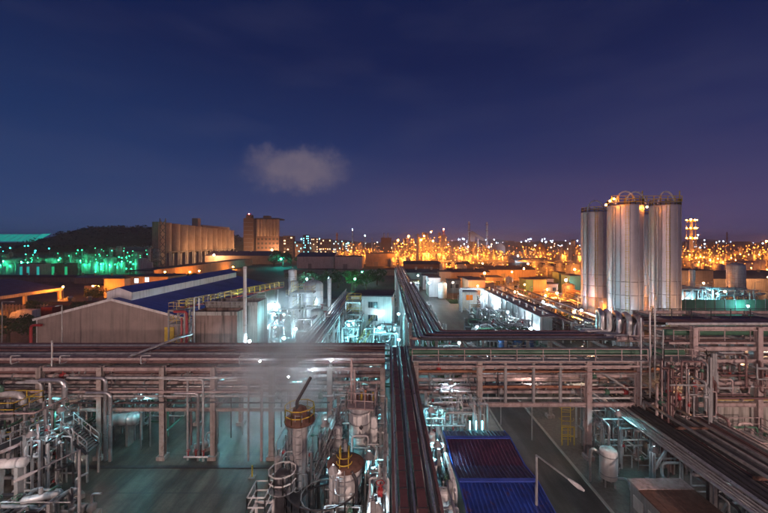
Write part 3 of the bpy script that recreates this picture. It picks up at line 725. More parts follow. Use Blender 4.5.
MB().rail([(17.2,34.6,0),(18.4,34.6,0)], 1.8, .6, .04).build('railing', M['yellow'], t)
pipework('silver pipes and pumps on the verge under the right rack', 19, 24.5, 29.8, 36, .3, 4.4, 34, 31, ('silver','cladding','grey','steel'), (.04,.12), 3)
pipework('pipes and conduits tucked under the low diagonal pipeway', 22,28, 18,30, .3,4.2, 34, 32, ('steel','dark','brown','grey'), (.04,.12), 3)
pipework('thin pipes right of the low diagonal pipeway', 28.4,33, 22,31.5, .3,4.4, 34, 33, ('frame','grey','green','brown'), (.04,.13), 3)
steel_frame('low green-grey steel platform right of the diagonal pipeway', 28.8, 33, 27, 31, [3.4], 3, 2, 'frame', w=.22, rails='frame')

street_lamp('unlit grey lamp post leaning its arm over the road by the blue roof', 8.4, 19.8, 8.0, 2.3, (1.0,-2.6), name='street_lamp')
street_lamp('unlit grey lamp post with rusty lamp head in the bottom left yard', -17.9, 20.3, 8.0, 2.1, (-.8,-2.4))

t = thing('marker_post', 'small yellow marker post standing alone on the yard', 'post', (-11.6, 29.9, 0))
MB().tube([(-11.6,29.9,.05),(-11.6,29.9,1.0)], .07, 8).build('shaft', M['yellow'], t); MB().cbox((-11.6,29.9,.03), .5, .5, .06).build('base', M['conc2'], t)
t = thing('valve_manifold', 'small valve manifold at the foot of the drop pipes by the third post', 'valves', (-17.3,32.6,0))
MB().tube([(-18.6,31.9,.5),(-16.4,31.9,.5)], .1, 8).build('header', M['silver'], t)
for x in (-18.2,-17.5,-16.8): MB().tube([(x,31.9,.5),(x,31.9,1.1)], .06, 6).tube(ring_pts(x,31.9,.18,1.1,10,closed=True)+[Vector((x+.18,31.9,1.1))], .03, 5).build('valve', M['red'], t)

# ================================================================ BLUE-ROOFED SHED
t = thing('shed', 'long shed with a ridged blue corrugated roof beside the road', 'shed', (6.9, 20, 0))
bx0, bx1 = 4.4, 9.15
MB().box(bx0+.25,bx1-.25,6.4,27.3,0,4.9).build('wall', M['sheet2'], t)
# ridges/valleys along Y: (y, z)
prof = [(27.7,5.1),(26.3,5.32),(23.5,5.05),(21.5,5.36),(18.0,5.0),(15,5.35),(12,5.0),(9,5.35),(6,5.0)]
mats_ = ['navy','maroon','navy','blue','blue','blue','blue','blue']
npan = 9; pw = (bx1-bx0)/npan
for (a, b), m in zip(zip(prof, prof[1:]), mats_):
    for i in range(npan):
        x0 = bx0+i*pw; q = MB()
        d = Vector((0, b[0]-a[0], b[1]-a[1])); nrm = Vector((0, -d.z, d.y)).normalized(); nrm = -nrm if nrm.z < 0 else nrm
        xs = [0,.18,.24,.30,.36,.5,.68,.74,.80,.86,1.0]; hs = [0,0,.075,.075,0,0,0,.075,.075,0,0]
        va = [Vector((x0+pw*x*.995, a[0], a[1]))+nrm*h for x, h in zip(xs, hs)]; vb = [Vector((x0+pw*x*.995, b[0], b[1]))+nrm*h for x, h in zip(xs, hs)]
        q.add(va+vb, [(k+1,k,11+k,12+k) for k in range(10)])
        q.build('roof_panel', M[m], t)
for (yy, z) in prof[1::2]: MB().bar((bx0-.05,yy,z+.07), (bx1+.05,yy,z+.07), .3, .07).build('ridge_cap', M['bluefar'], t)
for x in (bx0-.04, bx1+.04):
    for (a, b) in zip(prof, prof[1:]): MB().bar((x,a[0],a[1]-.02), (x,b[0],b[1]-.02), .06, .22).build('verge_trim', M['bluefar'], t)
t = thing('tube_lamp', 'three short teal tube lights standing behind the blue roof', 'lamp', (7.2, 28.4, 0))
MB().tube([(7.2,28.6,0),(7.2,28.6,4.6)], .06, 6).build('pole', M['steel'], t); MB().bar((6.5,28.6,4.65),(7.9,28.6,4.65), .1).build('bracket', M['steel'], t)
for x in (6.7, 7.2, 7.7): MB().tube([(x,28.6,4.75),(x,28.6,5.45)], .05, 6).build('tube', emit('teal', 14), t)

# ================================================================ CENTRE FOREGROUND VESSELS
# front: white vessel with a rusty conical roof
t = thing('storage_vessel', 'white banded vessel with rusty conical roof and yellow hoop rails', 'vessel', (-2.6, 21.4, 0))
vx, vy = -2.6, 21.4
MB().lathe((vx,vy), [(.9,.3),(.98,.4),(.98,6.55)], 28).build('shell', M['white'], t)
for z in (1.2,2.2,3.2,4.2,5.2,6.0): MB().lathe((vx,vy), [(.98,z),(1.01,z+.015),(1.01,z+.08),(.98,z+.1)], 28).build('band', M['steel'], t)
MB().lathe((vx,vy), [(1.12,6.5),(1.14,6.56),(.6,6.82),(.12,7.0),(.01,7.01)], 28).lathe((vx,vy), [(.97,6.5),(1.12,6.5)], 28).build('roof', M['rust'], t)
b = MB()
for dx in (-.26, .26): b.pipe([(vx+dx,vy-.75,6.7),(vx+dx,vy-.75,7.8),(vx+dx,vy-.2,7.8),(vx+dx,vy-.2,6.9)], .03, 5, .2)
b.tube(ring_pts(vx, vy-.55, .45, 6.98, 10, math.pi, 2*math.pi), .035, 5).tube(ring_pts(vx, vy-.55, .45, 7.4, 10, math.pi, 2*math.pi), .03, 5)
b.build('railing', M['yellow'], t)
MB().pipe([(vx+.45,vy-.9,6.62),(vx+.75,vy-1.0,6.2),(vx+.75,vy-1.1,.3)], .1, 8).build('overflow_pipe', M['dark'], t)
MB().pipe([(vx-.3,vy-1.1,6.4),(vx-.3,vy-1.1,.3)], .09, 8).build('drain_pipe', M['silver'], t)
b = MB(); hooped_ladder(b, vx-.1, vy-1.32, .3, 6.9, 0, -1, .4); b.build('ladder', M['steel'], t)
# round service platform to its left
t = thing('round_platform', 'round dark service platform curving left of the rusty roofed vessel', 'platform', (-4.0, 21.2, 0))
MB().lathe((-3.9,21.3), [(1.35,4.3),(2.3,4.3),(2.3,4.4),(1.35,4.4),(1.35,4.3)], 32, False).build('deck', M['dark'], t)
MB().rail(ring_pts(-3.9,21.3,2.27,4.4,22,closed=True), 1.05, .7, .035, closed=True).build('railing', M['dark'], t)
MB().rail(ring_pts(-3.9,21.3,1.38,4.4,16,closed=True), .3, .7, .03, mid=False, closed=True).build('toe_rail', M['steel'], t)
for a in (0.5, 2.1, 3.6, 5.2): MB().tube([(-3.9+2.1*math.cos(a),21.3+2.1*math.sin(a),0),(-3.9+2.1*math.cos(a),21.3+2.1*math.sin(a),4.3)], .09, 7).build('leg', M['grey'], t)
for k in range(7): MB().box(-5.0+k*.36,-4.72+k*.36,20.0,20.16,4.42,4.46).build('tread', M['silver'], t)
pipework('teal-lit pipes coiled inside the round platform', -5.3,-3.2,20.2,22.3,.3,4.0, 10, 41, ('cladding','silver','dark'), (.07,.14), 1)
# white tall column behind
t = thing('column', 'tall white cylindrical column with a railed orange platform on top', 'column', (-2.1, 26.2, 0))
MB().lathe((-2.1,26.2), [(.7,.2),(.79,.3),(.79,7.9),(.6,8.05),(.01,8.06)], 26).build('shell', M['white'], t)
for k in range(9): MB().lathe((-2.1,26.2), [(.79,.7+k*.85),(.815,.71+k*.85),(.815,.78+k*.85),(.79,.8+k*.85)], 26).build('band', M['steel'], t)
MB().add([(-3.0,25.3,8.0),(-1.0,25.0,8.0),(-.8,27.0,8.0),(-2.8,27.3,8.0),(-3.0,25.3,8.1),(-1.0,25.0,8.1),(-.8,27.0,8.1),(-2.8,27.3,8.1)], [(0,3,2,1),(4,5,6,7),(0,1,5,4),(1,2,6,5),(2,3,7,6),(3,0,4,7)]).build('platform', M['frame'], t)
MB().rail([(-3.0,25.3,8.1),(-1.0,25.0,8.1),(-.8,27.0,8.1),(-2.8,27.3,8.1)], 1.1, .8, .024, closed=True).build('railing', M['frame'], t)
for dx, h in ((-.62,11.5),(-.4,10.6)): MB().tube([(-2.1+dx,26.0,8.1),(-2.1+dx,26.0,h-.3),(-2.1+dx,26.0,h)], [.1,.09,.04], 8).build('vent_pipe', M['frame'], t)
for k in range(5): MB().tube([(-2.3+k*.3,26.5,8.1),(-2.3+k*.3,26.5,8.5+.2*(k%3))], .1, 7).build('nozzle', M[['rust','yellow','orange'][k%3]], t)
MB().lathe((-1.95,25.42), [(.01,6.4),(.16,6.6),(.01,6.8)], 8).build('name_plate', M['dark'], t)
b = MB(); hooped_ladder(b, -1.1, 26.0, .3, 8.9, 1, -.4, .4); b.build('ladder', M['steel'], t)
# rusty capped column on the left
t = thing('column', 'slim column with rust orange cap giving off steam', 'column', (-5.7, 22.6, 0))
cx, cy = -5.7, 22.6
MB().lathe((cx,cy), [(.4,.2),(.46,.3),(.46,8.5)], 20).build('shell', M['cladding'], t)
MB().lathe((cx,cy), [(.46,8.45),(.95,8.5),(.98,8.6),(.95,8.7),(.5,8.9),(.42,9.35),(.2,9.5),(.01,9.52)], 20).build('cap', M['rust'], t)
MB().rail(ring_pts(cx,cy,.95,8.6,10,closed=True), .9, .6, .022, closed=True).build('railing', M['yellow'], t)
MB().pipe([(cx-.1,cy-.2,9.4),(cx-.15,cy-.25,9.8),(cx+.75,cy-.2,11.4)], .1, 8, .2).build('davit_arm', M['dark'], t)
b = MB(); hooped_ladder(b, cx+.1, cy-.7, .3, 9.2, 0, -1, .42); b.build('ladder', M['steel'], t)
MB().pipe([(cx+.75,cy,6.5),(cx+.75,cy,.2)], .09, 7).build('drain_pipe', M['silver'], t)
# little dark drum on a platform
t = thing('drum', 'short dark drum ringed by white and yellow rails', 'drum', (-6.4, 21.2, 0))
MB().lathe((-6.4,21.2), [(.3,1),(.42,1.1),(.42,6.1),(.25,6.25),(.01,6.26)], 16).build('shell', M['dark'], t)
MB().lathe((-6.4,21.2), [(.43,5.2),(.85,5.2),(.85,5.26),(.43,5.26)], 16, False).build('platform', M['steel'], t)
MB().rail(ring_pts(-6.4,21.2,.82,5.26,10,closed=True), 1, .6, .03, closed=True).build('railing', M['white'], t)
for a in (.5,2.6,4.7): MB().bar((-6.4+.4*math.cos(a),21.2+.4*math.sin(a),0),(-6.4+.4*math.cos(a),21.2+.4*math.sin(a),1.3), .1).build('leg', M['grey'], t)
steel_frame('low white pipe frame at the bottom left of the round platform', -7.9, -6.9, 19.6, 21.0, [2.4,4.6], 2, 2, 'white', w=.14, brace=False, rails='white', grating=False)
stair('thin grey stair climbing towards the white column', (-4.9, 22.6, 4.4), (-3.4, 25.2, 7.4), .4, 'grey')

for k,(x0_,x1_,y0_,y1_,z1_,n_,mm_,lab_) in enumerate([(-7.2,-4.9,21.8,24.6,6.5,20,('silver','steel','cladding','dark'),'thin pipes wrapped round the rusty capped column'),(-4.6,-1.2,22.8,25.2,6.8,26,('silver','cladding','dark','steel'),'thin silver pipes between the rusty roofed vessel and the white column'),(-4.4,-.2,26.8,29,7.4,24,('cladding','silver','frame','steel'),'thin pipes behind the white column reaching the rack'),(-1.5,.1,20,26,6.4,26,('silver','cladding','white','steel'),'fine teal-lit pipes beside the near pipeway'),(-8.5,-5,25.5,30.5,5.5,20,('steel','grey','silver','dark'),'thin grey pipes behind the steaming column'),(-3.6,-1.4,18.4,20.2,5.2,16,('silver','cladding','dark'),'thin pipes in front of the rusty roofed vessel')]):
    pipework(lab_, x0_,x1_,y0_,y1_,.4,z1_, n_, 500+k, mm_, (.025,.075), 3, 6)
for k,(x,y,r,z,m_,lab_) in enumerate([(-3.5,24.6,.3,7.2,'cladding','slim pale column left of the tall white column'),(-1.0,25.0,.24,7.6,'white','slim white column right of the tall white column'),(-4.4,27.6,.36,6.4,'grey','grey drum column behind the thin grey stair'),(-1.1,28.6,.3,6.6,'cladding','slim column under the rack behind the white column'),(-7.6,24.4,.3,5.2,'grey','short grey column left of the steaming one')]):
    vertical_vessel(lab_, x, y, r, z, .8, m_, plat=[z*.6] if k in (0,2) else None, lad=k in (0,), n=14, railm='steel')
# dense process area either side of the near pipeway
pipework('teal-lit silver pipes left of the near pipeway', -1.2,.0, 18,31, .4,6.6, 34, 51, ('cladding','silver','white','grey'), (.04,.13), 4)
pipework('pale pipes and valves between the white column and the rack', -4.6,-.2, 28,32, .4,7, 34, 52, ('cladding','silver','frame','grey'), (.04,.12), 4)
pipework('silver pipes right of the near pipeway beside the blue shed', 2.5,4.0, 17,27.4, .4,6, 34, 53, ('cladding','silver','white'), (.05,.15), 4)
pipework('white manifold under the right rack before the road', 3.0,8.4, 29.0,32, .4,6.8, 46, 54, ('cladding','silver','white','frame','grey'), (.03,.12), 4)
for i, (x, y, r, z, lab) in enumerate([(3.2,26.0,.32,6.0,'slim white vessel nearest the rack right of the near pipeway'),(3.0,23.4,.3,5.6,'slim white vessel midway along the blue shed'),(3.3,20.8,.36,5.4,'white vessel lowest beside the blue shed'),(-.7,23.5,.34,5.0,'stubby white vessel left of the near pipeway')]):
    vertical_vessel(lab, x, y, r, z, .9, 'white', lad=False, n=14)
for i, (x, y, a, lab) in enumerate([(-1.0,20.4,.2,'pump with silver outlet beside the white vessel'),(5.2,31.0,1.6,'pump under the first bay of the right rack'),(7.6,30.2,0,'pump just behind the blue shed'),(3.3,28.6,.4,'pump at the corner of the blue shed and the rack'),(-3.0,29.6,0,'pump behind the tall white column')]):
    pump(lab, x, y, a, 'green' if i % 2 else 'grey')
steel_frame('white equipment frame behind the rack left of the road', 4.4, 8.0, 34, 38, [2.8,5.2], 3, 2, 'cladding', w=.2, rails='cladding', grating=False)
horizontal_vessel('white compressor drum inside the frame left of the road', 6.2, 31.2, 2.0, .55, 2.6, 'white')
horizontal_vessel('pale condenser lying under the rack behind the white column', -4.5, 35.5, 2.2, .6, 4, 'cladding')

# ================================================================ LEFT FOREGROUND EQUIPMENT
t = thing('walkway', 'dark railed walkway crossing the equipment at the left edge', 'walkway', (-27, 26.5, 0))
a, b = Vector((-30.4, 25.0, 4.2)), Vector((-28.4, 31.7, 4.2)); d = (b-a).normalized(); s = Vector((-d.y, d.x, 0))*.55
MB().bar(a, b, 1.1, .12).build('deck', M['dark'], t)
for sg in (-1, 1):
    MB().rail([a+s*sg, b+s*sg], 1.1, 1.2, .035).build('railing', M['steel'], t); MB().bar(a+s*sg*1.05-Vector((0,0,.05)), b+s*sg*1.05-Vector((0,0,.05)), .1, .25).build('side_beam', M['frame'], t)
for k in (.1, .5, .9):
    p = a.lerp(b, k); MB().tube([(p.x,p.y,0),(p.x,p.y,4.1)], .14, 8).build('post', M['steel'], t)
t = thing('stair_flight', 'grated steel stair beside the left lamp post', 'stairs', (-26.2, 29.8, 2))
a, b = Vector((-27.2, 29.7, 4.3)), Vector((-25.2, 29.9, 2.4)); d = Vector((b.x-a.x,b.y-a.y,0)).normalized(); s = Vector((-d.y,d.x,0))*.65
for k in range(11):
    p = a.lerp(b, (k+.5)/11); MB().bar(p-s, p+s, .22, .05).build('tread', M['silver'], t)
for sg in (-1, 1): MB().bar(a+s*sg*1.06, b+s*sg*1.06, .07, .24).build('stringer', M['dark'], t)
for sg in (-1, 1): MB().rail([a+s*sg*1.06, b+s*sg*1.06], 1.0, 1.1, .03).build('railing', M['steel'], t)
for q in (b+s, b-s): MB().bar((q.x,q.y,0),(q.x,q.y,q.z-.1), .12).build('leg', M['steel'], t)
horizontal_vessel('blue-white heat exchanger lying at the left edge', -26.0, 24.0, 4.9, .32, 2.0, 'white', .15, 'heat_exchanger')
horizontal_vessel('grey heat exchanger below the walkway', -23.2, 23.4, 3.0, .24, 1.8, 'cladding', .4, 'heat_exchanger')
t = thing('handwheel', 'large dark ring flange at the bottom left corner', 'flange', (-19.4, 18.4, 4.2))
MB().tube(ring_pts(-19.4,18.4,.5,4.4,18,closed=True)+ring_pts(-19.4,18.4,.5,4.4,18)[:1], .09, 6, False).build('rim', M['dark'], t)
MB().lathe((-19.4,18.4), [(.42,3.4),(.42,4.3),(.01,4.32)], 16).build('hub', M['cladding'], t)
MB().tube([(-19.4,18.4,0),(-19.4,18.4,3.5)], .2, 8).build('stem', M['grey'], t)
pipework('fine dark pipes and valves at the bottom left corner', -24,-19, 17.5,21, .4,4.6, 34, 65, ('silver','steel','dark','green','grey'), (.03,.1), 3)
pipework('thin pipes beside the stair at the left', -29,-25.8, 27,29.5, .4,4.8, 30, 66, ('silver','steel','cladding','dark'), (.03,.09), 3)
pipework('crowded silver pipes under the left walkway', -28,-20.5, 20,25, .4,3.0, 34, 61, ('silver','steel','grey','dark','steel','green'), (.05,.14), 4)
pipework('upright pipes between the walkway and the left rack', -34,-27.5, 28,31, .5,6.4, 30, 62, ('silver','cladding','steel','frame','green'), (.05,.14), 5)
pipework('pipes and valves at the far left behind the walkway', -36,-31, 25,29, .5,5.4, 28, 63, ('silver','steel','green','steel','dark'), (.05,.14), 4)
pipework('low pipes and valves beneath the left rack', -33,-22, 34,41, .4,4.2, 30, 64, ('silver','cladding','grey','green'), (.06,.16), 4)
horizontal_vessel('pale drum under the left rack behind the stair', -26.5, 34.6, 2.6, .6, 3.0, 'cladding', .1)
steel_frame('railed steel platform at the far left behind the walkway', -37, -31, 29, 31.5, [3.2,5.6], 3, 2, 'steel', w=.2)
for i, (x, y, h, r) in enumerate([(-34.6,30.8,7.4,.16),(-36.4,31.8,7.2,.16)]):
    t = thing('standpipe', ['teal standpipe second from the left edge','teal standpipe at the left edge by the rack'][i], 'pipe', (x, y, 0)); MB().pipe([(x,y,0),(x,y,h),(x+.6,y,h),(x+.6,y,h-.5)], r, 8, .3).build('tube', M['green'], t); MB().lathe((x,y), [(.3,0),(.3,.1),(r,.11)], 8).build('flange', M['steel'], t)
for i, (x, y, a, lab) in enumerate([(-22.0,25.6,0,'pump below the left stair'),(-17.8,33.6,.6,'small pump by the second post of the left rack'),(-24.5,27.0,1,'pump behind the left heat exchanger')]):
    pump(lab, x, y, a, 'grey', .9)
# ================================================================ MIDDLE DISTANCE, LEFT
# warehouse with a gabled beige end wall and blue roof
t = thing('warehouse', 'big warehouse with beige gable wall and dark blue roof with ridge vent', 'warehouse', (-47.5, 85, 0))
wx0, wx1, wy0, wy1, we, wr = -60.3, -34.2, 60, 106, 6.9, 10.3
wm = (wx0+wx1)/2
npn = 12; step = (wx1-wx0)/npn
def gz(x): return we+(wr-we)*(1-abs(x-wm)/((wx1-wx0)/2))
for i in range(npn):
    a, b = wx0+i*step+.006, wx0+(i+1)*step-.006
    MB().add([(a,wy0,2.6),(b,wy0,2.6),(b,wy0,gz(b)),(a,wy0,gz(a)),(a,wy0+.15,2.6),(b,wy0+.15,2.6),(b,wy0+.15,gz(b)),(a,wy0+.15,gz(a))],
             [(0,1,2,3),(7,6,5,4),(1,5,6,2),(4,0,3,7),(3,2,6,7)]).build('wall_panel', M['sheet'], t)
MB().box(wx0,wx1,wy0-.05,wy0+.2,0,2.59).build('base_wall', M['conc2'], t)
MB().box(wx0,wx1,wy0+.2,wy1,0,we-.05).build('wall', M['sheet'], t)
for sg, xe in ((-1, wx0-.3), (1, wx1+.3)):
    q = MB(); zA, zB = gz(xe)+.06, wr+.06
    n = 34
    for k in range(n):
        ya, yb = wy0-.3+(wy1-wy0+.6)*k/n, wy0-.3+(wy1-wy0+.6)*(k+.97)/n; h = .0
        q.add([(xe,ya,zA),(wm,ya,zB),(wm,yb,zB),(xe,yb,zA),(xe,ya,zA+.12),(wm,ya,zB+.12),(wm,yb,zB+.12),(xe,yb,zA+.12)], [(0,1,2,3),(4,7,6,5),(0,4,5,1),(1,5,6,2),(2,6,7,3),(3,7,4,0)])
    q.build('roof_slope', M['bluefar'], t)
    MB().bar((xe,wy0-.34,zA+.0), (wm,wy0-.34,zB+.0), .08, .4).build('verge_trim', M['wallw'], t)
q = MB().box(wm-2.2,wm+2.2,wy0+1.5,wy1-2,wr-.9,wr+1.1)
q.add([(wm-2.2,wy0+1.5,wr+1.1),(wm+2.2,wy0+1.5,wr+1.1),(wm,wy0+1.5,wr+1.9)], [(0,1,2)]); q.build('ridge_vent', M['wallw'], t)
MB().add([(wm-2.5,wy0+1.2,wr+1.05),(wm,wy0+1.2,wr+1.97),(wm,wy1-1.5,wr+1.97),(wm-2.5,wy1-1.5,wr+1.05)], [(0,1,2,3)]).add([(wm+2.5,wy0+1.2,wr+1.05),(wm,wy0+1.2,wr+1.97),(wm,wy1-1.5,wr+1.97),(wm+2.5,wy1-1.5,wr+1.05)], [(3,2,1,0)]).build('vent_roof', M['bluefar'], t)
MB().box(-38.2,-36.6,59.8,59.94,2.4,5.6).build('door', M['yellow'], t)
for x_ in (wx0+.25, wx1-.3): MB().tube([(x_,59.85,0),(x_,59.85,we)], .09, 7).build('downpipe', M['cladding'], t)
MB().tube([(wx1+.42,wy0,we-.1),(wx1+.42,wy1,we-.1)], .12, 6).build('gutter', M['cladding'], t)
t = thing('pipe', 'red pipe bent around the left corner of the beige gable wall', 'pipe', (-60.3, 59, 0))
MB().pipe([(-58.6,59.2,6.1),(-60.4,59.2,6.1),(-60.4,59.2,0)], .22, 8, .6).build('tube', M['red'], t)
t = thing('pipe', 'red pipe column at the front left edge of the stained basin', 'pipe', (-29.4, 51.6, 0))
MB().pipe([(-29.6,51.5,0),(-29.6,51.5,9.9),(-31.5,51.5,9.9)], .2, 8, .5).build('tube', M['red'], t)
MB().tube([(-30.3,51.4,0),(-30.3,51.4,9)], .14, 7).build('side_tube', M['red'], t)
steel_frame('yellow railed stair tower between the warehouse and the stained basin', -35.4, -32.8, 56.5, 59, [3.4,6.9,9.2], 2, 2, 'grey', w=.22)
t = thing('walkway', 'yellow railed catwalk leading to the stained concrete basin', 'walkway', (-30, 60, 9))
MB().bar((-34,58,9.3), (-25,82,9.7), 1.2, .18).build('deck', M['red'], t)
for o in (-.6,.6): MB().rail([(-34+o,58,9.4),(-25+o,82,9.8)], 1.1, 1.6, .045).build('railing', M['yellow'], t)
for k in (.05,.5,.95): MB().tube([(-34+9*k,58+24*k,0),(-34+9*k,58+24*k,9.2)], .16, 7).build('post', M['grey'], t)
# open concrete basins
def basin(label, x0, x1, y0, y1, h, th=.4, m='concrete'):
    t = thing('concrete_basin', label, 'basin', ((x0+x1)/2, (y0+y1)/2, 0))
    for (a,b,c,d) in ((x0,x1,y0,y0+th),(x0,x1,y1-th,y1),(x0,x0+th,y0+th+.003,y1-th-.003),(x1-th,x1,y0+th+.003,y1-th-.003)):
        MB().box(a,b,c,d,0,h).build('wall', M[m], t)
    MB().box(x0+th,x1-th,y0+th,y1-th,0,h-2.2).build('floor', M['conc2'], t)
    MB().box(x0-.08,x1+.08,y0-.1,y0-.003,h-.5,h+.05).build('rim', M['concrete'], t)
    MB().rail([(x0+.2,y0+.2,h),(x0+.2,y1-.2,h),(x1-.2,y1-.2,h)], 1.0, 1.8, .035).build('railing', M['steel'], t)
    return t
basin('open stained concrete basin with a brown front wall', -29.1, -22.4, 52, 55.5, 9.75, m='basinf')
basin('taller open concrete basin behind the brown fronted one, lit pale teal', -29.1, -20.9, 56, 60.5, 10.5)
t = thing('pipe', 'pale gooseneck pipe rising from the front rim of the stained basin', 'pipe', (-28.2, 51.7, 0))
MB().pipe([(-28.6,51.7,0),(-28.6,51.7,12.0),(-27.9,51.7,12.0),(-27.9,51.7,10.2)], .1, 7, .3).build('tube', M['cladding'], t)
t = thing('chimney', 'tall slim white stack lit from its foot beside the basins', 'stack', (-20.7, 51, 0))
MB().tube([(-20.85,51,0),(-20.85,51,8),(-20.85,51,16.6)], [.27,.25,.23], 14).build('shaft', M['white'], t)
for z in (4,8,12,16.3): MB().tube([(-20.85,51,z),(-20.85,51,z+.12)], .3, 14).build('flange', M['steel'], t)
# lamps of the white lit process yard
floodlight('blazing white floodlight at the foot of the slim white stack', (-19.9,50.3,5.9), 'white', 260, .22, pole=5.9)
floodlight('uppermost of the blazing white floodlights right of the basins', (-21.7,66,8.3), 'white', 420, .32, pole=8.3)
floodlight('smaller white floodlight between the two blazing ones', (-19.6,66,6.6), 'white', 420, .2, pole=6.6)
floodlight('lowest of the three blazing white floodlights right of the basins', (-21.3,65.5,4.4), 'white', 420, .32, pole=4.4)
floodlight('teal lamp low between the basins and the steaming pipes', (-16.2,54.5,5.2), 'teal', 420, .22, pole=5.2)
floodlight('pale teal lamp above the rack between the basins and the short tank', (-18.6,57,8.4), 'teal', 200, .2, pole=8.4)
pipework('steaming white-lit pipes right of the basins', -20,-15, 56,66, .4,9, 24, 71, ('silver','cladding','white'), (.1,.25), 5)
pipework('white-lit pipes at the foot of the grey tank', -16,-10, 57,66, .4,8, 20, 72, ('silver','cladding','white'), (.1,.25), 5)
steel_frame('white-lit pipe frame right of the basins', -18.5, -14.5, 67, 72, [4,7.5,10.5], 3, 2, 'cladding', w=.26, rails='yellow')
vertical_vessel('tall grey tank standing between the steam and the pipe bridge', -15.4, 72, 2.0, 12.4, .4, 'cladding', 'storage_tank', lad=False, legs=False, cat='tank', n=28)
vertical_vessel('slim grey vessel left of the tall grey tank', -19.6, 73, .9, 12.2, .4, 'cladding', plat=[9], cat='vessel')
vertical_vessel('slim pale vessel right behind the tall grey tank', -12.6, 75, .45, 12.6, .4, 'cladding', lad=False)
vertical_vessel('short pale tank in front of the tall grey tank', -12.6, 62, 1.1, 8.4, .4, 'cladding', 'storage_tank', lad=False, legs=False, cat='tank')
vertical_vessel('slim vessel with a white top behind the slim white stack', -24.0, 88, 1.0, 13.5, .4, 'white', lad=False)
building('dark flat grey building between the grey tank and the white control building', -18, -9.5, 92, 104, 5.4, 'sheet2', 'roofd')
# sloping-looking long pipe bridge
t = thing('pipe_bridge', 'long teal-lit pipe bridge running back beside the white control building', 'pipe bridge', (-10, 66, 0))
for yy in range(46, 93, 6):
    for x in (-11.0, -8.9): MB().ibeam((x,yy,0), (x,yy,6.6), .22, .22).build('post', M['cladding'], t)
    for z in (3.8, 6.4): MB().bar((-11.2,yy,z), (-8.7,yy,z), .2).build('cross_beam', M['cladding'], t)
    MB().bar((-8.9,yy,.4), (-8.9,yy+6,6.2), .12).build('brace', M['cladding'], t)
for x, r, m, z in ((-10.9,.2,'silver',6.75),(-10.4,.16,'cladding',6.7),(-9.95,.2,'silver',6.75),(-9.45,.14,'white',6.7),(-9.05,.16,'silver',6.7),(-10.4,.16,'cladding',4.05),(-9.5,.18,'silver',4.05)):
    MB().tube([(x,44,z),(x,94,z)], r, 8).build('pipe', M[m], t)
MB().rail([(-11.2,44,6.6),(-11.2,94,6.6)], 1.1, 2, .04).build('railing', M['cladding'], t)
# white control building, turned a little
t = building('white two storey control building with a dark roof, lit teal', -4.4, 4.3, -4.2, 4.2, 8.5, 'wallw', 'roofd', 'control_building',
    windows=[(-.7,.2,6.1,7.3,None),(.35,1.25,6.1,7.3,None),(-.7,.2,3.3,4.5,None),(.35,1.25,3.3,4.5,None)], doors=[(2.2,3.2,2.3)])
t.location = (-3.2, 79.5, 0); t.rotation_euler = (0,0,R(-5))
t2 = thing('wall_light', 'white wall lamp beside the windows of the white control building', 'lamp', (-2.1, 74.3, 5))
MB().bar((-2.1,75.1,5.2), (-2.1,74.4,5.2), .1).build('bracket', M['grey'], t2); MB().tube([(-2.1,74.4,5.35),(-2.1,74.4,5.2)], [.1,.3], 8).build('lamp_hood', M['grey'], t2); MB().ball((-2.1,74.4,4.95), .2).build('bulb', emit('white', 230), t2)
stair('yellow stair flight in front of the white control building', (-6.2,56,0), (-3.6,60.5,4.0), 1.0)
stair('yellow stair at the wall of the white control building', (-5.2,73.6,1.5), (-2.6,73.9,4.2), .8)
floodlight('bright white-teal lamp between the control building and the pipeway', (2.2,73,5.2), 'teal', 300, .22, pole=5.2)
floodlight('teal lamp under the pipe bridge near the yellow stair', (-6.6,58,3.0), 'teal', 420, .2, pole=3.0)
floodlight('teal lamp hidden low behind the centre of the rack', (-3.0,50,4.0), 'teal', 420, .2, pole=4)
floodlight('teal lamp low beside the long pipeway posts', (1.8,58,4.0), 'teal', 420, .2, pole=4)
for i,(x,y,z,s,lab) in enumerate([(-7.0,62,5.5,360,'added teal lamp high in the pipe maze under the bridge'),(-5.0,47,6.0,300,'added teal lamp close behind the rack under the pipe bridge'),(-14.5,55,6.5,420,'added pale lamp before the short pale tank'),(-12.0,68,7.5,420,'added pale lamp on the frame beside the tall grey tank'),(-1.5,62,5.0,360,'added teal lamp in the middle of the pipe maze')]):
    floodlight(lab, (x,y,z), 'teal' if i < 2 or i > 3 else 'white', s, .2, pole=z)  # extra lamps added to brighten the pipe maze and the tanks
pipework('teal-lit pipe maze left of the control building', -8.6,-4.6, 60,74, .4,6, 24, 73, ('silver','cladding','white'), (.1,.2), 5)
pipework('teal-lit pipe maze in front of the control building', -4.5,2.4, 60,72, .4,4.4, 26, 74, ('silver','cladding','white','steel'), (.1,.22), 5)
pipework('teal-lit pipes close behind the centre of the rack', -8,2.3, 45,54, .4,5.2, 28, 75, ('silver','cladding','white','green'), (.08,.2), 6)
for i, (x, y, r, z, lab) in enumerate([(-7.4,66,.6,5.4,'small upright vessel under the pipe bridge'),(-1.0,66,.5,4.6,'small upright vessel before the control building door'),(1.6,64,.7,5.0,'round teal-lit vessel beside the long pipeway'),(-6.2,51,.6,5.6,'small upright vessel just behind the rack'),(-.4,52,.6,5.0,'small teal-lit vessel at the pipeway bend')]):
    vertical_vessel(lab, x, y, r, z, .6, 'cladding', lad=False, n=12)
horizontal_vessel('teal-lit drum lying behind the rack centre', -3.6, 55, 2.4, .7, 3.4, 'white')
steel_frame('teal-lit open frame left of the control building', -8.4, -5.6, 70, 74, [3,5.8,8.2], 2, 2, 'cladding', w=.24, rails='yellow')

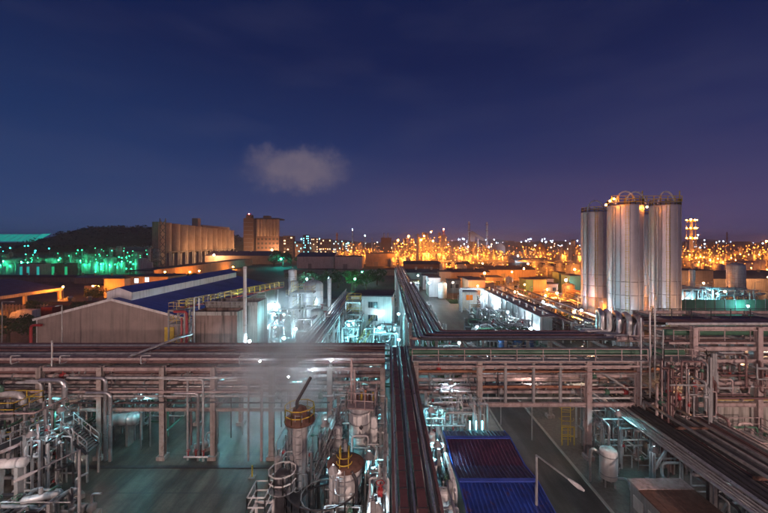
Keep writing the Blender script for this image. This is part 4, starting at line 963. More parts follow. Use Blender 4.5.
# ================================================================ MIDDLE DISTANCE, RIGHT OF THE PIPEWAY
t = building('white pump house by the far road, lit by one lamp', 15.2, 19.4, 130, 140, 7.0, 'wallw', 'roofd', 'pump_house')
floodlight('small white lamp on the far left of the far road', (7.6,118,6.6), 'white', 500, .24, pole=6.6)
floodlight('white lamp in front of the white pump house', (14.2,121,6.2), 'white', 700, .28, pole=6.2)
t = building('small orange-fronted hut inside a grey portal frame', 22.2, 26.4, 104, 109, 5.4, 'wallb', 'roofd', 'hut', windows=[(23.2,25.2,3.0,4.6,('sodium',.6))])
steel_frame('grey portal frame around the orange-fronted hut', 21.2, 27.4, 101, 103, [6.8], 2, 2, 'cladding', w=.4, rails=None, grating=False, brace=False)
building('tan box building beside the far road', 28, 34, 122, 132, 7, 'wallb', 'roofd')
for i in range(3): horizontal_vessel(['silver drum nearest the grass circle','second silver drum right of the grass circle','third silver drum right of the grass circle'][i], 23.5+i*3.0, 93, 1.8, .75, 3, 'cladding', R(90))
t = thing('long_shed', 'long white-walled shed lit blue-white from the yard side', 'shed', (33, 90, 0))
for i in range(11):
    ya = 69+4*i; MB().box(30.2,30.4,ya+.02,ya+3.98,0,5.3).build('wall_panel', M['wallw'], t)
MB().box(30.45,32.4,69,113,0,5.2).build('wall', M['sheet2'], t)
for i in range(11): MB().box(30.0,32.7,69+4*i+.05,69+4*i+3.95,5.32,5.45).build('roof_panel', M['grey'], t)
for i in range(10): MB().tube([(31.4,71+4.2*i,5.46),(31.4,71+4.2*i,6.4)], .22, 8).build('roof_vent', M['steel'], t)
for i in range(11): MB().bar((30.05,69+4*i,0), (30.05,69+4*i,5.2), .24).build('column', M['cladding'], t)
for k, (y, z, s, lab) in enumerate([(107,4.2,260,'white lamp on the far end of the long white shed'),(97,3.6,420,'brightest lamp on the long white shed wall'),(72,2.4,330,'white lamp on the near end of the long white shed')]):
    floodlight(lab, (29.2,y,z), 'white', s, .25, pole=z)
pipework('blue-lit pipe yard before the long white shed', 17,28.5, 62,80, .4,3.8, 30, 81, ('silver','cladding','steel','green','grey'), (.1,.22), 8)
pipework('pipe yard and small manifolds near the grass verge', 8,20, 48,60, .4,3.5, 20, 82, ('silver','cladding','steel','green'), (.08,.18), 6)
pipework('low pipe yard beside the far end of the long shed', 22,29, 82,96, .4,3.6, 20, 83, ('silver','cladding','steel'), (.1,.22), 6)
for i, (x, y) in enumerate([(21.6,66),(24.4,66),(27,67)]):
    t = thing('storage_tank', ['blue drum tank left of three in the pipe yard','blue drum tank middle of three in the pipe yard','blue drum tank right of three in the pipe yard'][i], 'tank', (x,y,0))
    MB().lathe((x,y), [(.9,0),(.9,2.4),(.6,2.7),(.01,2.75)], 16).build('shell', mat('blue_tank_paint', (.05,.12,.3), .5), t); MB().lathe((x,y), [(.92,1.2),(.95,1.22),(.95,1.3),(.92,1.32)], 16).build('band', M['steel'], t)
horizontal_vessel('long white drum in the pipe yard before the shed', 19.5, 74, 1.6, .8, 4, 'white', .6)
horizontal_vessel('long white drum by the curve of the far road', 16.2+7, 58, 1.6, .7, 5, 'white', 2.2)
floodlight('white lamp low in the pipe yard behind the green pipe', (16.8,66,4.2), 'white', 420, .2, pole=4.2)
# rows of small cells, racks and tanks beyond the long shed
for r_ in range(3):
    t = thing('cable_rack', ['first low pipe rack running back just beyond the long white shed','second low pipe rack running back beyond the long white shed','third low pipe rack running back, farthest beyond the long white shed'][r_], 'pipe rack', (35+4.2*r_, 95, 0)); x = 35+4.2*r_
    for k in range(9):
        for dx in (0,1.6): MB().ibeam((x+dx,70+6*k,0),(x+dx,70+6*k,4.6), .2,.2).build('post', M['cladding'], t)
        MB().bar((x-.2,70+6*k,4.4),(x+1.8,70+6*k,4.4), .2).build('cross_beam', M['cladding'], t)
    for dx, r, m in ((.2,.14,'silver'),(.6,.1,'cladding'),(1.0,.16,'brown'),(1.4,.12,'steel')): MB().tube([(x+dx,68,4.5+r),(x+dx,120,4.5+r)], r, 7).build('pipe', M[m], t)
for k,(x,y,w,d,h,wl,rf,lab) in enumerate([(36.8,84,2,4,3.2,'wallw','roofd','small white switch hut between the low racks, near'),(36.8,100,2,5,3.4,'wallb','roofd','small tan switch hut between the low racks, far'),(41,92,2.2,4,3,'sheet2','roofd','small grey hut between the second and third low racks'),(9,146,4,6,4,'wallw','roofd','small white kiosk beside the pipeway end'),(24,140,5,5,5,'sheet2','roofd','grey cube building behind the portal frame'),(36,134,5,6,4.4,'wallw','roofd','pale cube building behind the tan box'),(42,150,7,8,5.2,'sheet','roofd','brownish flat building under the upper orange lamp'),(64,150,7,8,4.6,'wallw','roofd','pale flat building behind the two green sheds'),(15,150,5,6,6,'wallw','roofd','white two storey block left of the tan gatehouse'),(60,134,5,6,4.2,'wallb','roofd','tan hut right of the green-black building'),(31,150,6,6,5,'wallb','roofd','tan workshop behind the tan box building'),(50,142,6,6,4,'sheet2','roofd','grey workshop behind the green-black building'),(76,140,8,7,5.2,'wallw','roofd','white flat building left behind the silos'),(70,120,6,6,4.4,'wallb','roofd','tan pump house between green shed and left silo')]):
    building(lab, x, x+w, y, y+d, h, wl, rf, 'outbuilding', windows=[(x+w*.2,x+w*.45,h*.4,h*.7,('warm',1.2) if k % 3 == 0 else None),(x+w*.6,x+w*.85,h*.4,h*.7,None)])
for k,(x,y,r,h,m,lab) in enumerate([(19.6,126,1.6,6,'white','white round tank beside the pump house'),(44,128,2,5,'cladding','pale round tank left of the green-black building'),(47,136,1.6,7,'cladding','taller pale round tank behind the green-black building'),(38.6,120,1.4,5.4,'white','white round tank at the end of the low racks'),(66,128,2.2,5.4,'cladding','pale wide tank behind the tan hut'),(10,132,1.4,5,'cladding','pale tank on the grass side of the pipeway'),(28,116,1.3,4.6,'white','white tank behind the orange-fronted hut')]):
    vertical_vessel(lab, x, y, r, h, .3, m, 'storage_tank', plat=[h*.95] if k % 2 else None, lad=True, legs=False, cat='tank', n=18)
for k,(x,y,z,c,s,lab) in enumerate([(26.5,98,5,'white',420,'white lamp beside the three silver drums'),(39,88,5.2,'white',420,'white lamp among the low racks, near'),(38.4,106,5.2,'amber',420,'amber lamp among the low racks, far'),(33,128,6.5,'amber',600,'amber lamp behind the end of the long shed'),(12,140,7,'white',420,'white lamp at the grassy end of the pipeway'),(23,124,6,'warm',420,'warm lamp behind the orange-fronted hut'),(46,118,6,'sodium',500,'orange lamp at the end of the third low rack'),(58,140,6,'sodium',600,'orange lamp between grey and tan workshops'),(45,100,5,'sodium',420,'orange lamp low beyond the third low rack'),(52,80,4.6,'sodium',420,'orange lamp between low racks and the left silo'),(26,76,5,'white',420,'white lamp over the pipe yard before the shed'),(11,54,4.6,'white',200,'white lamp near the pipeway bend')]):
    floodlight(lab, (x,y,z), c, s, .22, pole=z)
pipework('pipe clutter between the low racks', 34,46, 86,118, .4,3.6, 34, 86, ('cladding','steel','silver','white'), (.08,.2), 6)
pipework('small pipes along the grass by the far road', 22.4,29, 98,118, .4,3.4, 22, 87, ('cladding','steel','silver','white'), (.08,.2), 5)
pipework('fine pipes and posts just behind the green railed walkway', 8,24, 44,56, .3,4, 40, 88, ('cladding','steel','silver','green','white'), (.05,.14), 8)
for k,(x0_,x1_,y0_,y1_,z_,n_,mm_,lab_) in enumerate([(22.5,29.5,70,84,4.6,40,('cladding','steel','white','silver'),'fine blue-lit pipes along the near half of the long white shed'),(36,47,68,86,4.4,40,('cladding','steel','brown','silver'),'fine pipes and poles among the near ends of the low racks'),(46,56,100,120,4.2,36,('cladding','steel','brown'),'fine orange-lit pipes before the green-black building'),(8,12,60,100,3.2,24,('steel','cladding'),'thin pipes over the grass beside the long pipeway'),(60,76,104,122,4.4,36,('cladding','brown','steel'),'orange-lit pipes behind the left silo')]):
    pipework(lab_, x0_,x1_,y0_,y1_,.4,z_, n_, 900+k, mm_, (.05,.15), 8, 6)
for k,(x,y,lab) in enumerate([(42,76,'white lamp at the near end of the low racks'),(50,110,'amber lamp among the fine orange-lit pipes'),(68,112,'amber lamp behind the left silo'),(30.5,119,'amber lamp at the far end of the long white shed')]):
    floodlight(lab, (x,y,5.4), 'white' if k == 0 else 'sodium', 420, .22, pole=5.4)
# sheds right of it under orange light
t = building('green-black steel building with tan panel painted as its orange-lit side', 48.0, 55.2, 122, 128, 7.2, 'wallg', 'roofd', 'switch_building')
MB().box(50.6,55.1,121.7,121.99,.2,7.0).build('wall_panel', M['wallb'], t)  # tan panel puts the orange-lit face into the wall colour
for i in range(7): street_lamp(['first bare pole of the row beyond the long shed','second bare pole of the row beyond the long shed','third bare pole of the row beyond the long shed','fourth bare pole of the row beyond the long shed','fifth bare pole of the row beyond the long shed','sixth bare pole of the row beyond the long shed','last bare pole of the row nearest the silos'][i], 38+1.3*i, 112-6*i, 7.5, .8, (0,-1))
pipework('orange-lit low pipe yard in front of the silos', 42,58, 88,116, .4,3.4, 30, 84, ('cladding','steel','brown','silver'), (.12,.25), 8)
pipework('orange-lit pipe yard left of the silos', 36,46, 66,84, .4,3.6, 26, 85, ('cladding','steel','brown','silver'), (.1,.22), 8)
for i, (px, py, Y, s, lab) in enumerate([(557,293,105,1300,'orange lamp glowing alone in the yard left of the silos'),(512,272,165,4000,'upper orange lamp left of the green-black building'),(508,283,150,1300,'lower orange lamp left of the green-black building'),(574,312,78,700,'orange lamp low beside the left silo')]):
    p = P(px,py,Y); floodlight(lab, p, 'sodium', s, .3, pole=p.z)
building('green-walled shed, narrow and left of the silos', *(X(559,150),X(565,150),150,156), Z(273,150), 'wallg', 'roofd', 'shed')
building('green-walled shed beside the left silo', *(X(570,135),X(581,135),135,142), Z(276,135), 'wallg', 'roofd', 'shed')
floodlight('white lamp between the two green sheds', P(568,285,132), 'white', 260, .28, pole=Z(285,132))
building('long dark-roofed warehouse behind the orange yard', 52, 78, 185, 200, 5.8, 'wallb', 'roofd', 'warehouse', 1.6, 'x')
building('low brown warehouse left of the upper orange lamp', 30, 50, 172, 186, 5.6, 'wallb', 'roofd', 'warehouse', 1.2, 'x')
building('low grey warehouse by the end of the pipeway', 8, 24, 160, 172, 6.4, 'sheet2', 'roofd', 'warehouse', 1.2, 'x')
building('tan gatehouse right of the pipeway end', 22, 27, 150, 156, 7.6, 'wallb', 'roofd', 'gatehouse')

for i,(x,y,lab) in enumerate([(34,205,'added amber lamp left between the dark roofed sheds before the refinery'),(58,215,'added amber lamp in the middle between the dark roofed sheds before the refinery'),(84,210,'added amber lamp right between the dark roofed sheds before the refinery'),(66,170,'added amber lamp before the long dark-roofed warehouse'),(88,165,'added amber lamp behind the two green sheds'),(40,145,'added amber lamp beside the tan box building'),(60,118,'added amber lamp beside the orange-lit pipe yard')]):
    floodlight(lab, (x,y,7.5), 'sodium', 2600 if y > 159 else 900, .4, pole=7.5)  # lamps added to spread amber light over the ground before the refinery

# ================================================================ SILOS
def silo(label, x, y, r, top, arcs=2, seed=0, pole=True):
    t = thing('steel_silo', label, 'silo', (x, y, 0)); n = 56
    zs = 7.2
    for (za, zb, m, nm) in ((zs, top, 'silo', 'shell'), (0, zs-.02, 'silo2', 'base_ring')):
        prof = []; z = za; k = 0
        while z < zb: prof.append((r+(.07 if k % 2 else -.0), z)); z += .23; k += 1
        prof.append((r, zb)); MB().lathe((x,y), prof, n).build(nm, M[m], t)
    for zz in (4.6, 9.8, 12.4): MB().lathe((x,y), [(r+.06,zz),(r+.13,zz+.02),(r+.13,zz+.12),(r+.06,zz+.14)], n).build('hoop', M['silo2'], t)
    for k in range(12):
        a = 2*math.pi*k/12+.2+seed; MB().bar((x+(r+.09)*math.cos(a),y+(r+.09)*math.sin(a),0), (x+(r+.09)*math.cos(a),y+(r+.09)*math.sin(a),top-.1), .13).build('stiffener', M['silo'], t)
    MB().lathe((x,y), [(r+.08,top-.1),(r+.09,top),(r*.55,top+.4),(.35,top+.7),(.01,top+.71)], n, True).build('roof', M['silo'], t)
    MB().rail(ring_pts(x,y,r+.05,top,20,closed=True), 1.15, 1.2, .06, closed=True).build('railing', M['yellow'], t)
    for k in range(arcs):
        cx2 = x-r*.3+k*r*.8; pts = [Vector((cx2+r*.66*math.cos(a), y-r*.5+.6*k, top+.2+2.5*math.sin(a))) for a in [math.pi*j/10 for j in range(11)]]
        MB().tube(pts, .16, 6).build('pipe_arch', M['white'], t)
    b = MB(); hooped_ladder(b, x-r*.5, y-r*.95, .5, top+1, -.4, -1, .5); b.build('ladder', M['yellow'], t)
    MB().tube([(x-r*.98,y-r*.42,0),(x-r*.98,y-r*.42,top-.4)], .16, 8).build('riser_pipe', M['cladding'], t)
    if pole: MB().tube([(x+r*.95,y-r*.3,top-3),(x+r*.95,y-r*.3,top+2.9)], .1, 6).build('vent_pipe', M['yellow'], t)
    return t
silo('steel silo left of the three, partly behind the middle one', 50.4, 85, 2.95, 27.4, 1, .3, False)
silo('middle and widest of the three corrugated steel silos', X(625,70), 70, 2.98, 27.4, 2, 0)
silo('corrugated steel silo right of the three with the tallest vent pole', X(665,70.5), 70.5, 2.45, 27.5, 1, .5)
silo('steel silo hidden in the dark gap behind the right two silos', 63.4, 85, 2.9, 26.8, 1, .2, False)
t = thing('catwalk', 'yellow catwalk with orange lamps joining the silo tops', 'catwalk', (51, 69, 27))
MB().box(X(607,69),X(676,69),67.6,68.6,27.9,28.0).build('deck', M['grey'], t)
MB().rail([(X(607,69),67.6,28),(X(676,69),67.6,28)], 1.1, 1.4, .05).build('railing', M['yellow'], t)
for px, py in ((610,201),(614,199),(606,205),(647,207)):
    o = floodlight({610:'left orange lamp on the silo catwalk',614:'highest orange lamp on the silo catwalk',606:'lowest orange lamp at the left end of the silo catwalk',647:'orange lamp in the gap between the right two silos'}[px], P(px,py,67), 'sodium', 150, .17)
for i, (x, y, z, k, s, lab) in enumerate([(40.5,57,6.0,'white',300,'assumed white lamp low left of the silos behind the rack'),(47.5,58,5.6,'white',260,'assumed white lamp before the middle silo behind the rack'),(57,56,8.5,'amber',200,'assumed orange lamp before the right silo behind the rack'),(52,50,9.0,'amber',160,'assumed orange lamp between rack and silos'),(64,60,6.3,'amber',200,'assumed orange lamp right of the silos behind the rack')]):
    floodlight(lab, (x,y,z), k, s, .24, pole=z)  # lamps assumed out of sight behind the rack to light the silos

# ================================================================ RIGHT MIDDLE DISTANCE
t = thing('site_fence', 'long green panel fence beyond the upper right rack deck', 'fence', (82, 84, 0))
for i in range(26): MB().box(57+2.4*i,59.3+2.4*i,84,84.12,.1,6.4+.0).build('panel', M['wallg'], t)
for i in range(27): MB().box(56.9+2.4*i,57.02+2.4*i,83.9,84.2,0,6.6).build('post', M['steel'], t)
t = steel_frame('teal-lit open plant frame left of the tall pale tank', X(682,88), X(712,88), 88, 96, [5,8.4], 4, 2, 'cladding', w=.4, rails='cladding')
building('pale plant room inside the teal-lit frame', X(686,90), X(697,90), 90, 95, 7.4, 'wallw', 'roofd', 'plant_room')
vertical_vessel('tall pale green upright tank on the right', X(736,96), 96, 2.0, 14.6, .4, 'cladding', 'storage_tank', lad=False, legs=False, cat='tank', n=28)
vertical_vessel('slim pale vessel above the teal-lit frame', X(692,94), 94, .7, 13, .4, 'cladding', lad=False)
for px, py, Y, k, s, lab in [(690,301,86,'white',260,'bright white lamp left in the teal-lit frame'),(717,293,87,'teal',420,'bright teal lamp right of the teal-lit frame'),(702,303,86,'teal',260,'teal lamp low in the plant frame on the right'),(748,306,82,'teal',110,'teal lamp at the right end of the green fence')]:
    p = P(px,py,Y); floodlight(lab, p, k, s, .24, pole=p.z)
pipework('teal-lit pipes between the plant frame and tall tank', X(700,88), X(765,88), 86,93, 3,8.6, 26, 91, ('silver','cladding','white'), (.12,.25), 6)
building('grey flat building right of the silos', X(679,130), X(713,130), 130, 142, 9.7, 'sheet', 'roofd', 'warehouse')
building('long low warehouse with dark roof at the right edge', X(714,145), X(790,145), 145, 165, 5.2, 'wallb', 'roofd', 'warehouse', 2.6, 'x')
for i,(px,Y) in enumerate([(708,120),(755,118)]):
    p = P(px,282,Y); street_lamp(['bare pole before the grey flat building on the right','bare pole at the right before the long low warehouse'][i], p.x, Y, p.z, 1, (1,0))

# ================================================================ LEFT YARD UNDER ORANGE LIGHT
p = P(96,286,122)
t = thing('twin_street_lamp', 'twin headed orange street lamp among the lit trees', 'lamp', (p.x, 122, 0))
MB().tube([(p.x,122,0),(p.x,122,p.z+.3)], .1, 8).build('pole', M['steel'], t)
for sg in (-1,1):
    MB().bar((p.x,122,p.z+.3), (p.x+sg*1.0,122,p.z+.3), .1).build('arm', M['steel'], t); MB().ball((p.x+sg*1.05,122,p.z), .28).build('bulb', emit('sodium', 1300), t); MB().tube([(p.x+sg*1.05,122,p.z+.4),(p.x+sg*1.05,122,p.z+.2)], [.1,.36], 8).build('lamp_hood', M['grey'], t)
t = building('beige two window building behind the warehouse ridge', X(125,130), X(168,130), 130, 142, Z(277,130), 'wallb', 'roofd', 'office_building', windows=[(X(134.5,130),X(138.5,130),5.2,6.8,('white',3)),(X(145,130),X(149,130),5.6,7.2,('white',3))])
building('small orange-lit annex left of the beige building', X(104,127), X(124.5,127), 127, 137, Z(279,127), 'wallb', 'roofd', 'annex')
# open shed with purple-blue roof on columns
t = thing('open_shed', 'open sided shed with long dark purple roof at the far left', 'shed', (-112, 105, 0))
MB().add([(-108,80,5.0),(-125,80,8.0),(-125,116,8.0),(-108,116,5.0),(-108,80,5.25),(-125,80,8.25),(-125,116,8.25),(-108,116,5.25)], [(0,1,2,3),(4,7,6,5),(0,4,5,1),(1,5,6,2),(2,6,7,3),(3,7,4,0)]).build('roof', M['navy'], t)
MB().box(-108.0,-107.7,80,116.2,4.3,5.2).build('fascia', M['wallb'], t)
for yy in (82,93,104,115): MB().box(-108.6,-108.0,yy,yy+.8,0,4.5).build('column', M['wallb'], t)
t = thing('boundary_wall', 'long tan wall lit orange behind the open shed', 'wall', (-100, 135, 0))
for i in range(9): MB().box(-118+4.2*i,-113.85+4.2*i,136,136.3,0,3.4).build('wall_panel', M['wallb'], t)
building('long low brown red shed left of the warehouse', X(48,98), X(94,98), 98, 104, 3.4, 'brick', 'roofd', 'shed')
def container(label, x, y, m, L=6, rz=0):
    t = thing('shipping_container', label, 'container', (x,y,0)); 
    for i in range(int(L/.5)): MB().box(x+.5*i+.02,x+.5*i+.48,y,y+2.4,.15,2.6).build('side_panel', M[m], t)
    MB().box(x-.03,x+L+.03,y-.03,y+2.43,2.61,2.72).build('roof', M[m], t); MB().box(x,x+L,y,y+2.4,0,.13).build('base', M['dark'], t)
    return t
container('red shipping container by the brown shed', X(41,94), 94, 'red', 3.0)
# small truck
def truck(label, x, y, rz=0):
    t = thing('box_truck', label, 'truck', (x,y,0))
    MB().box(x-1.4,x+2.6,y-1.05,y+1.05,.95,2.9).build('cargo_box', M['white'], t)
    MB().add([(x-3.2,y-1,.6),(x-1.5,y-1,.6),(x-1.5,y-1,2.45),(x-2.6,y-1,2.45),(x-3.2,y-1,1.5),(x-3.2,y+1,.6),(x-1.5,y+1,.6),(x-1.5,y+1,2.45),(x-2.6,y+1,2.45),(x-3.2,y+1,1.5)], [(4,3,2,1,0),(5,6,7,8,9),(0,1,6,5),(1,2,7,6),(2,3,8,7),(3,4,9,8),(4,0,5,9)]).build('cab', M['white'], t)
    MB().add([(x-3.14,y-.9,1.58),(x-2.66,y-.9,2.38),(x-2.66,y+.9,2.38),(x-3.14,y+.9,1.58)], [(0,3,2,1)]).build('windscreen', M['glassd'], t)
    MB().box(x-3.1,x+2.5,y-.9,y+.9,.55,.94).build('chassis', M['dark'], t)
    for wx in (-2.4,-.2,1.7):
        for wy in (-1,1): MB().tube([(x+wx,y+wy*.98-.15,.45),(x+wx,y+wy*.98+.15,.45)], .45, 14).build('wheel', M['rubber'], t)
truck('white box truck parked in the orange lit yard', X(26,90), 90)
t = thing('picket_fence', 'row of orange-lit fence posts left of the white truck', 'fence', (-99, 95, 0))
for i in range(14): MB().box(-106+.95*i,-105.7+.95*i,96,96.25,0,3.2).build('picket', M['wallb'], t)
MB().box(-106,-92.5,96.26,96.34,2.6,2.8).build('rail', M['wallb'], t)
street_lamp('bare grey lamp post at the left edge with an arm to the right', X(2,65), 65, 9.1, 1.6, (1,0))
street_lamp('pale bare pole standing before the beige gable wall', X(62,57), 57, 9.9, .4, (0,-1))
for i,(x,y,z,s,lab) in enumerate([(-104,112,6,1100,'orange lamp under the open shed roof'),(-96,86,4.6,220,'orange lamp above the white truck'),(-82,120,5,900,'orange lamp beside the small annex'),(-112,97,4,1000,'orange lamp deep inside the open shed')]):
    floodlight(lab, (x,y,z), 'sodium', s, .25, pole=z)

# ================================================================ TREES
_leafm = {}
def tree(label, x, y, h, r, seed, group=None, name='tree', n=900, z0=.25, leaf=.32):
    rnd = random.Random(seed); t = thing(name, label, 'tree', (x,y,0), group)
    MB().tube([(x,y,0),(x+.1,y,h*.35),(x-.05,y+.1,h*.7)], [r*.09+.06,r*.06+.05,.04], 7).build('trunk', M['bark'], t)
    b = MB()
    for k in range(5):
        a = rnd.uniform(0,6.28); b.tube([(x,y,h*.35),(x+.4*r*math.cos(a),y+.4*r*math.sin(a),h*.55),(x+.75*r*math.cos(a),y+.75*r*math.sin(a),h*rnd.uniform(.6,.85))], [.09,.06,.02], 5)
    b.build('limbs', M['bark'], t)
    cl = [(rnd.gauss(0,.42)*r, rnd.gauss(0,.42)*r, h*rnd.uniform(z0+.1,.92), r*rnd.uniform(.25,.5)) for _ in range(13)]
    c = MB()
    for _ in range(n):
        q = rnd.choice(cl); v = Vector((rnd.gauss(0,1),rnd.gauss(0,1),rnd.gauss(0,1))).normalized()*q[3]*rnd.uniform(.55,1.05)
        p = Vector((x+q[0]+v.x, y+q[1]+v.y, max(h*z0*.6, q[2]+v.z*.85))); u = Vector((rnd.gauss(0,1),rnd.gauss(0,1),rnd.gauss(0,.6))).normalized(); w = u.cross(Vector((rnd.gauss(0,1),rnd.gauss(0,1),rnd.gauss(0,1)))).normalized(); s = leaf*rnd.uniform(.6,1.3)
        c.add([p-u*s, p+w*s*.5, p+u*s, p-w*s*.5], [(0,1,2,3)])
    c.build('crown', M['leaf'], t, 'stuff')
    return t
tl = [(8,333,70,5.2,3.2,'round dark tree at the left edge behind the rack'),(30,333,72,4.6,2.8,'round dark tree left of the red corner pipe'),(37,312,96,4,2.6,'low tree beside the red container'),
 (97,291,118,6.0,2.6,'orange-lit tree under the twin street lamp'),(70,300,100,3.4,2.4,'bushy tree on the brown shed side'),(82,302,94,4.0,2.4,'dark bushy tree against the warehouse eave'),(90,297,112,5,2.2,'orange-lit tree left of the twin lamp'),
 (294,281,150,7,4.0,'tree leftmost in the row behind the grey tank'),(308,283,140,8,4.2,'tree lit cyan by a lamp in the row behind the grey tank'),(322,281,150,7.5,4.0,'dark tree in the middle of the row behind the grey tank'),(338,280,156,7.5,4.4,'dark tree left of the green lamp'),(352,281,140,9,4.2,'tree lit bright green by the lamp above the control building'),(366,281,150,8,4.0,'dark tree right of the green lamp'),(377,278,165,8,4,'dark tree close to the pipeway end'),
 (274,261,300,13,8,'tree lit cyan left of the far avenue'),(283,262,290,12,7,'tree lit brightest cyan in the far avenue'),(291,261,300,12,7,'tree lit cyan right of the far avenue'),
 (178,286,165,5,3.4,'dark bush under the orange wall, left'),(192,285,170,5,3.4,'dark bush under the orange wall, right'),(565,319,78,4,2.4,'low tree in the orange yard by the left silo')]
for i, (px, py, Y, h, r, lab) in enumerate(tl):
    tree(lab, X(px,Y), Y, h, r, 100+i, n=800 if Y < 120 else 520, leaf=.3 if Y < 120 else .55 if Y < 200 else 1.0)
for px, py, Y, k, s, lab in [(307,279,131,'teal',520,'cyan lamp before the row of trees behind the grey tank'),(329,278,135,'teal',160,'faint white-cyan lamp in the row of trees'),(355,279,130,'green',620,'green lamp shining into the tree above the control building'),(281,259,285,'cyan',1500,'cyan lamp among the far avenue trees'),(362,272,180,'green',260,'small green lamp near the pipeway end'),(369,273,170,'white',300,'white lamp by the pipeway end')]:
    p = P(px,py,Y); floodlight(lab, p, k, s, .3 if Y < 200 else .5, pole=p.z)
# ================================================================ FAR LEFT
# row of concrete grain silos on legs
for i in range(12):
    y = 284+15.6*i; x = -183-2.2*i; r = 6.25; t = thing('grain_silo', ['first and nearest grain silo in the concrete row','second grain silo in the concrete row','third grain silo in the concrete row','fourth grain silo in the concrete row','fifth grain silo in the concrete row','sixth grain silo in the concrete row','seventh grain silo in the concrete row','eighth grain silo in the concrete row','ninth grain silo in the concrete row','tenth grain silo in the concrete row','eleventh grain silo in the concrete row','farthest grain silo in the concrete row'][i], 'grain silo', (x,y,0), 'concrete grain silos in a row')
    MB().lathe((x,y), [(.5,10.5),(r,13.4),(r,36.0),(.01,36.05)], 24, True, True).build('barrel', M['grain'], t)
    MB().lathe((x,y), [(r+.02,35.2),(r+.4,35.25),(r+.4,36.3),(r-.3,36.3)], 24, False).build('rim', M['grain'], t)
    for a in (.4,1.9,3.5,5.0): MB().tube([(x+r*.93*math.cos(a),y+r*.93*math.sin(a),0),(x+r*.93*math.cos(a),y+r*.93*math.sin(a),13.3)], .5, 6).build('leg', M['wallw'], t)
    MB().box(x-r,x+r,y-r,y+r,13.0-.6,13.0).build('ring_beam', M['conc2'], t)
t = thing('elevator_tower', 'braced lattice elevator tower at the near end of the grain silos', 'tower', (X(160,272),272,0))
x0, x1, y0, y1 = X(153,272), X(166,272), 270, 276
MB().box(x0,X(159.5,272),271,280,0,36.5).build('stair_core', M['grain'], t)
for xx in (X(160.5,270),X(166,270)):
    MB().bar((xx,269.5,0), (xx,269.5,39), .6).build('post', M['conc2'], t)
for k in range(7):
    a, b = X(160.5,270), X(166,270); z = k*5.4
    MB().bar((a,269.5,z), (b,269.5,z+5.4), .35).bar((b,269.4,z), (a,269.4,z+5.4), .35).build('brace', M['conc2'], t)
t = thing('conveyor_gallery', 'conveyor gallery running along the tops of the far grain silos', 'gallery', (-200,400,36)); MB().box(-206,-199,376,440,36.5,39.5).build('gallery', M['grain'], t); MB().box(-205,-199,366,371.9,36.5,46).build('head_house', M['grain'], t)
t = thing('storage_wall', 'long yellow-tan wall glowing orange below the grain silos', 'wall', (-122, 240, 0))
for i in range(22): MB().box(-122,-121.6,182+6*i,187.9+6*i,0,6.0).build('wall_panel', M['wallb'], t)
MB().box(-135,-122.1,182,314,5.4,5.8).build('roof', M['roofd'], t)
for i,(px,py,Y,s) in enumerate([(200,272,205,900),(207,271,215,1000),(227,267,262,1200),(177,272,182,500)]):
    p = P(px,py,Y); floodlight(['left orange lamp of the pair before the yellow-tan wall','right orange lamp of the pair before the yellow-tan wall','lone orange lamp at the far end of the yellow-tan wall','orange lamp at the near end of the yellow-tan wall'][i], (-116,Y,p.z), 'sodium', s, .4, pole=p.z)
# lamps washing the grain silos
for i,(x,y,z) in enumerate([(-160,322,9),(-166,368,9),(-173,414,9),(-180,462,9)]): floodlight(['first orange lamp at the foot of the grain silos','second orange lamp at the foot of the grain silos','third orange lamp at the foot of the grain silos','last orange lamp at the foot of the grain silos'][i], (x,y,z), 'amber', 3400, .6, pole=z)
# feed mill towers
t = thing('mill_tower', 'tall dark mill tower with red light on its roof', 'tower', (X(248,520),520,0))
MB().box(X(243.5,520),X(253,520),520,535,0,57).build('wall', M['brick'], t); MB().box(X(246,520),X(251,520),520,530,57.003,62).build('lift_house', M['brick'], t)
for k in range(8): MB().box(X(244,520),X(252.5,520),519.6,519.99,8+k*6,9+k*6).build('ledge', M['conc2'], t)
MB().ball((X(248.5,520),522,63.4), .9).build('beacon', emit('red', 90), t)
t = thing('mill_block', 'orange-lit mill block of tall round bins above brown floors', 'mill', (X(268,520),520,0))
MB().box(X(256,520),X(279,520),520,545,0,30).build('wall', M['brick'], t)
for i in range(7): MB().lathe((X(258,520)+i*4.9,520), [(2.5,30.01),(2.5,55)], 12).build('bin', M['grain'], t)
MB().box(X(255.5,520),X(279.5,520),517.5,546,55.003,57).build('roof', M['roofd'], t); MB().box(X(262,520),X(268,520),525,535,57.003,61).build('lift_house', M['brick'], t)
for k in range(4):
    for i in range(6): MB().box(X(257.5,520)+i*5.6,X(257.5,520)+i*5.6+3,519.8,519.99,5+k*6.4,8+k*6.4).build('window', M['glassd'], t)
floodlight('orange lamp at the foot of the mill block', (X(272,500),500,10), 'amber', 6500, .8, pole=10)
def block(label, px0, px1, ytop, Y, wall='brick', lit=None, rows=0, cols=0, s=3, seed=0, d=None, name='apartment_block'):
    rnd = random.Random(seed); x0, x1 = X(px0,Y), X(px1,Y); h = Z(ytop,Y); win = []
    if rows:
        cw = (x1-x0)/cols; rh = (h-2)/rows
        for r in range(rows):
            for c in range(cols): win.append((x0+cw*(c+.25), x0+cw*(c+.75), 1.5+rh*(r+.3), 1.5+rh*(r+.75), (lit, s) if lit and rnd.random() < .4 else None))
    return building(label, x0, x1, Y, Y+(d or (x1-x0)*.8), h, wall, 'roofd', name, windows=win)
block('brown block with an orange-lit side right of the mill', 283, 293, 236, 470, 'brick', 'warm', 7, 3)
block('hazy block with many cyan windows', 303, 309, 235, 640, 'sheet2', 'teal', 8, 4, 4, 1)
block('dark tower block behind the far avenue', 311, 318, 238, 640, 'brick', 'warm', 6, 4, 3, 2)
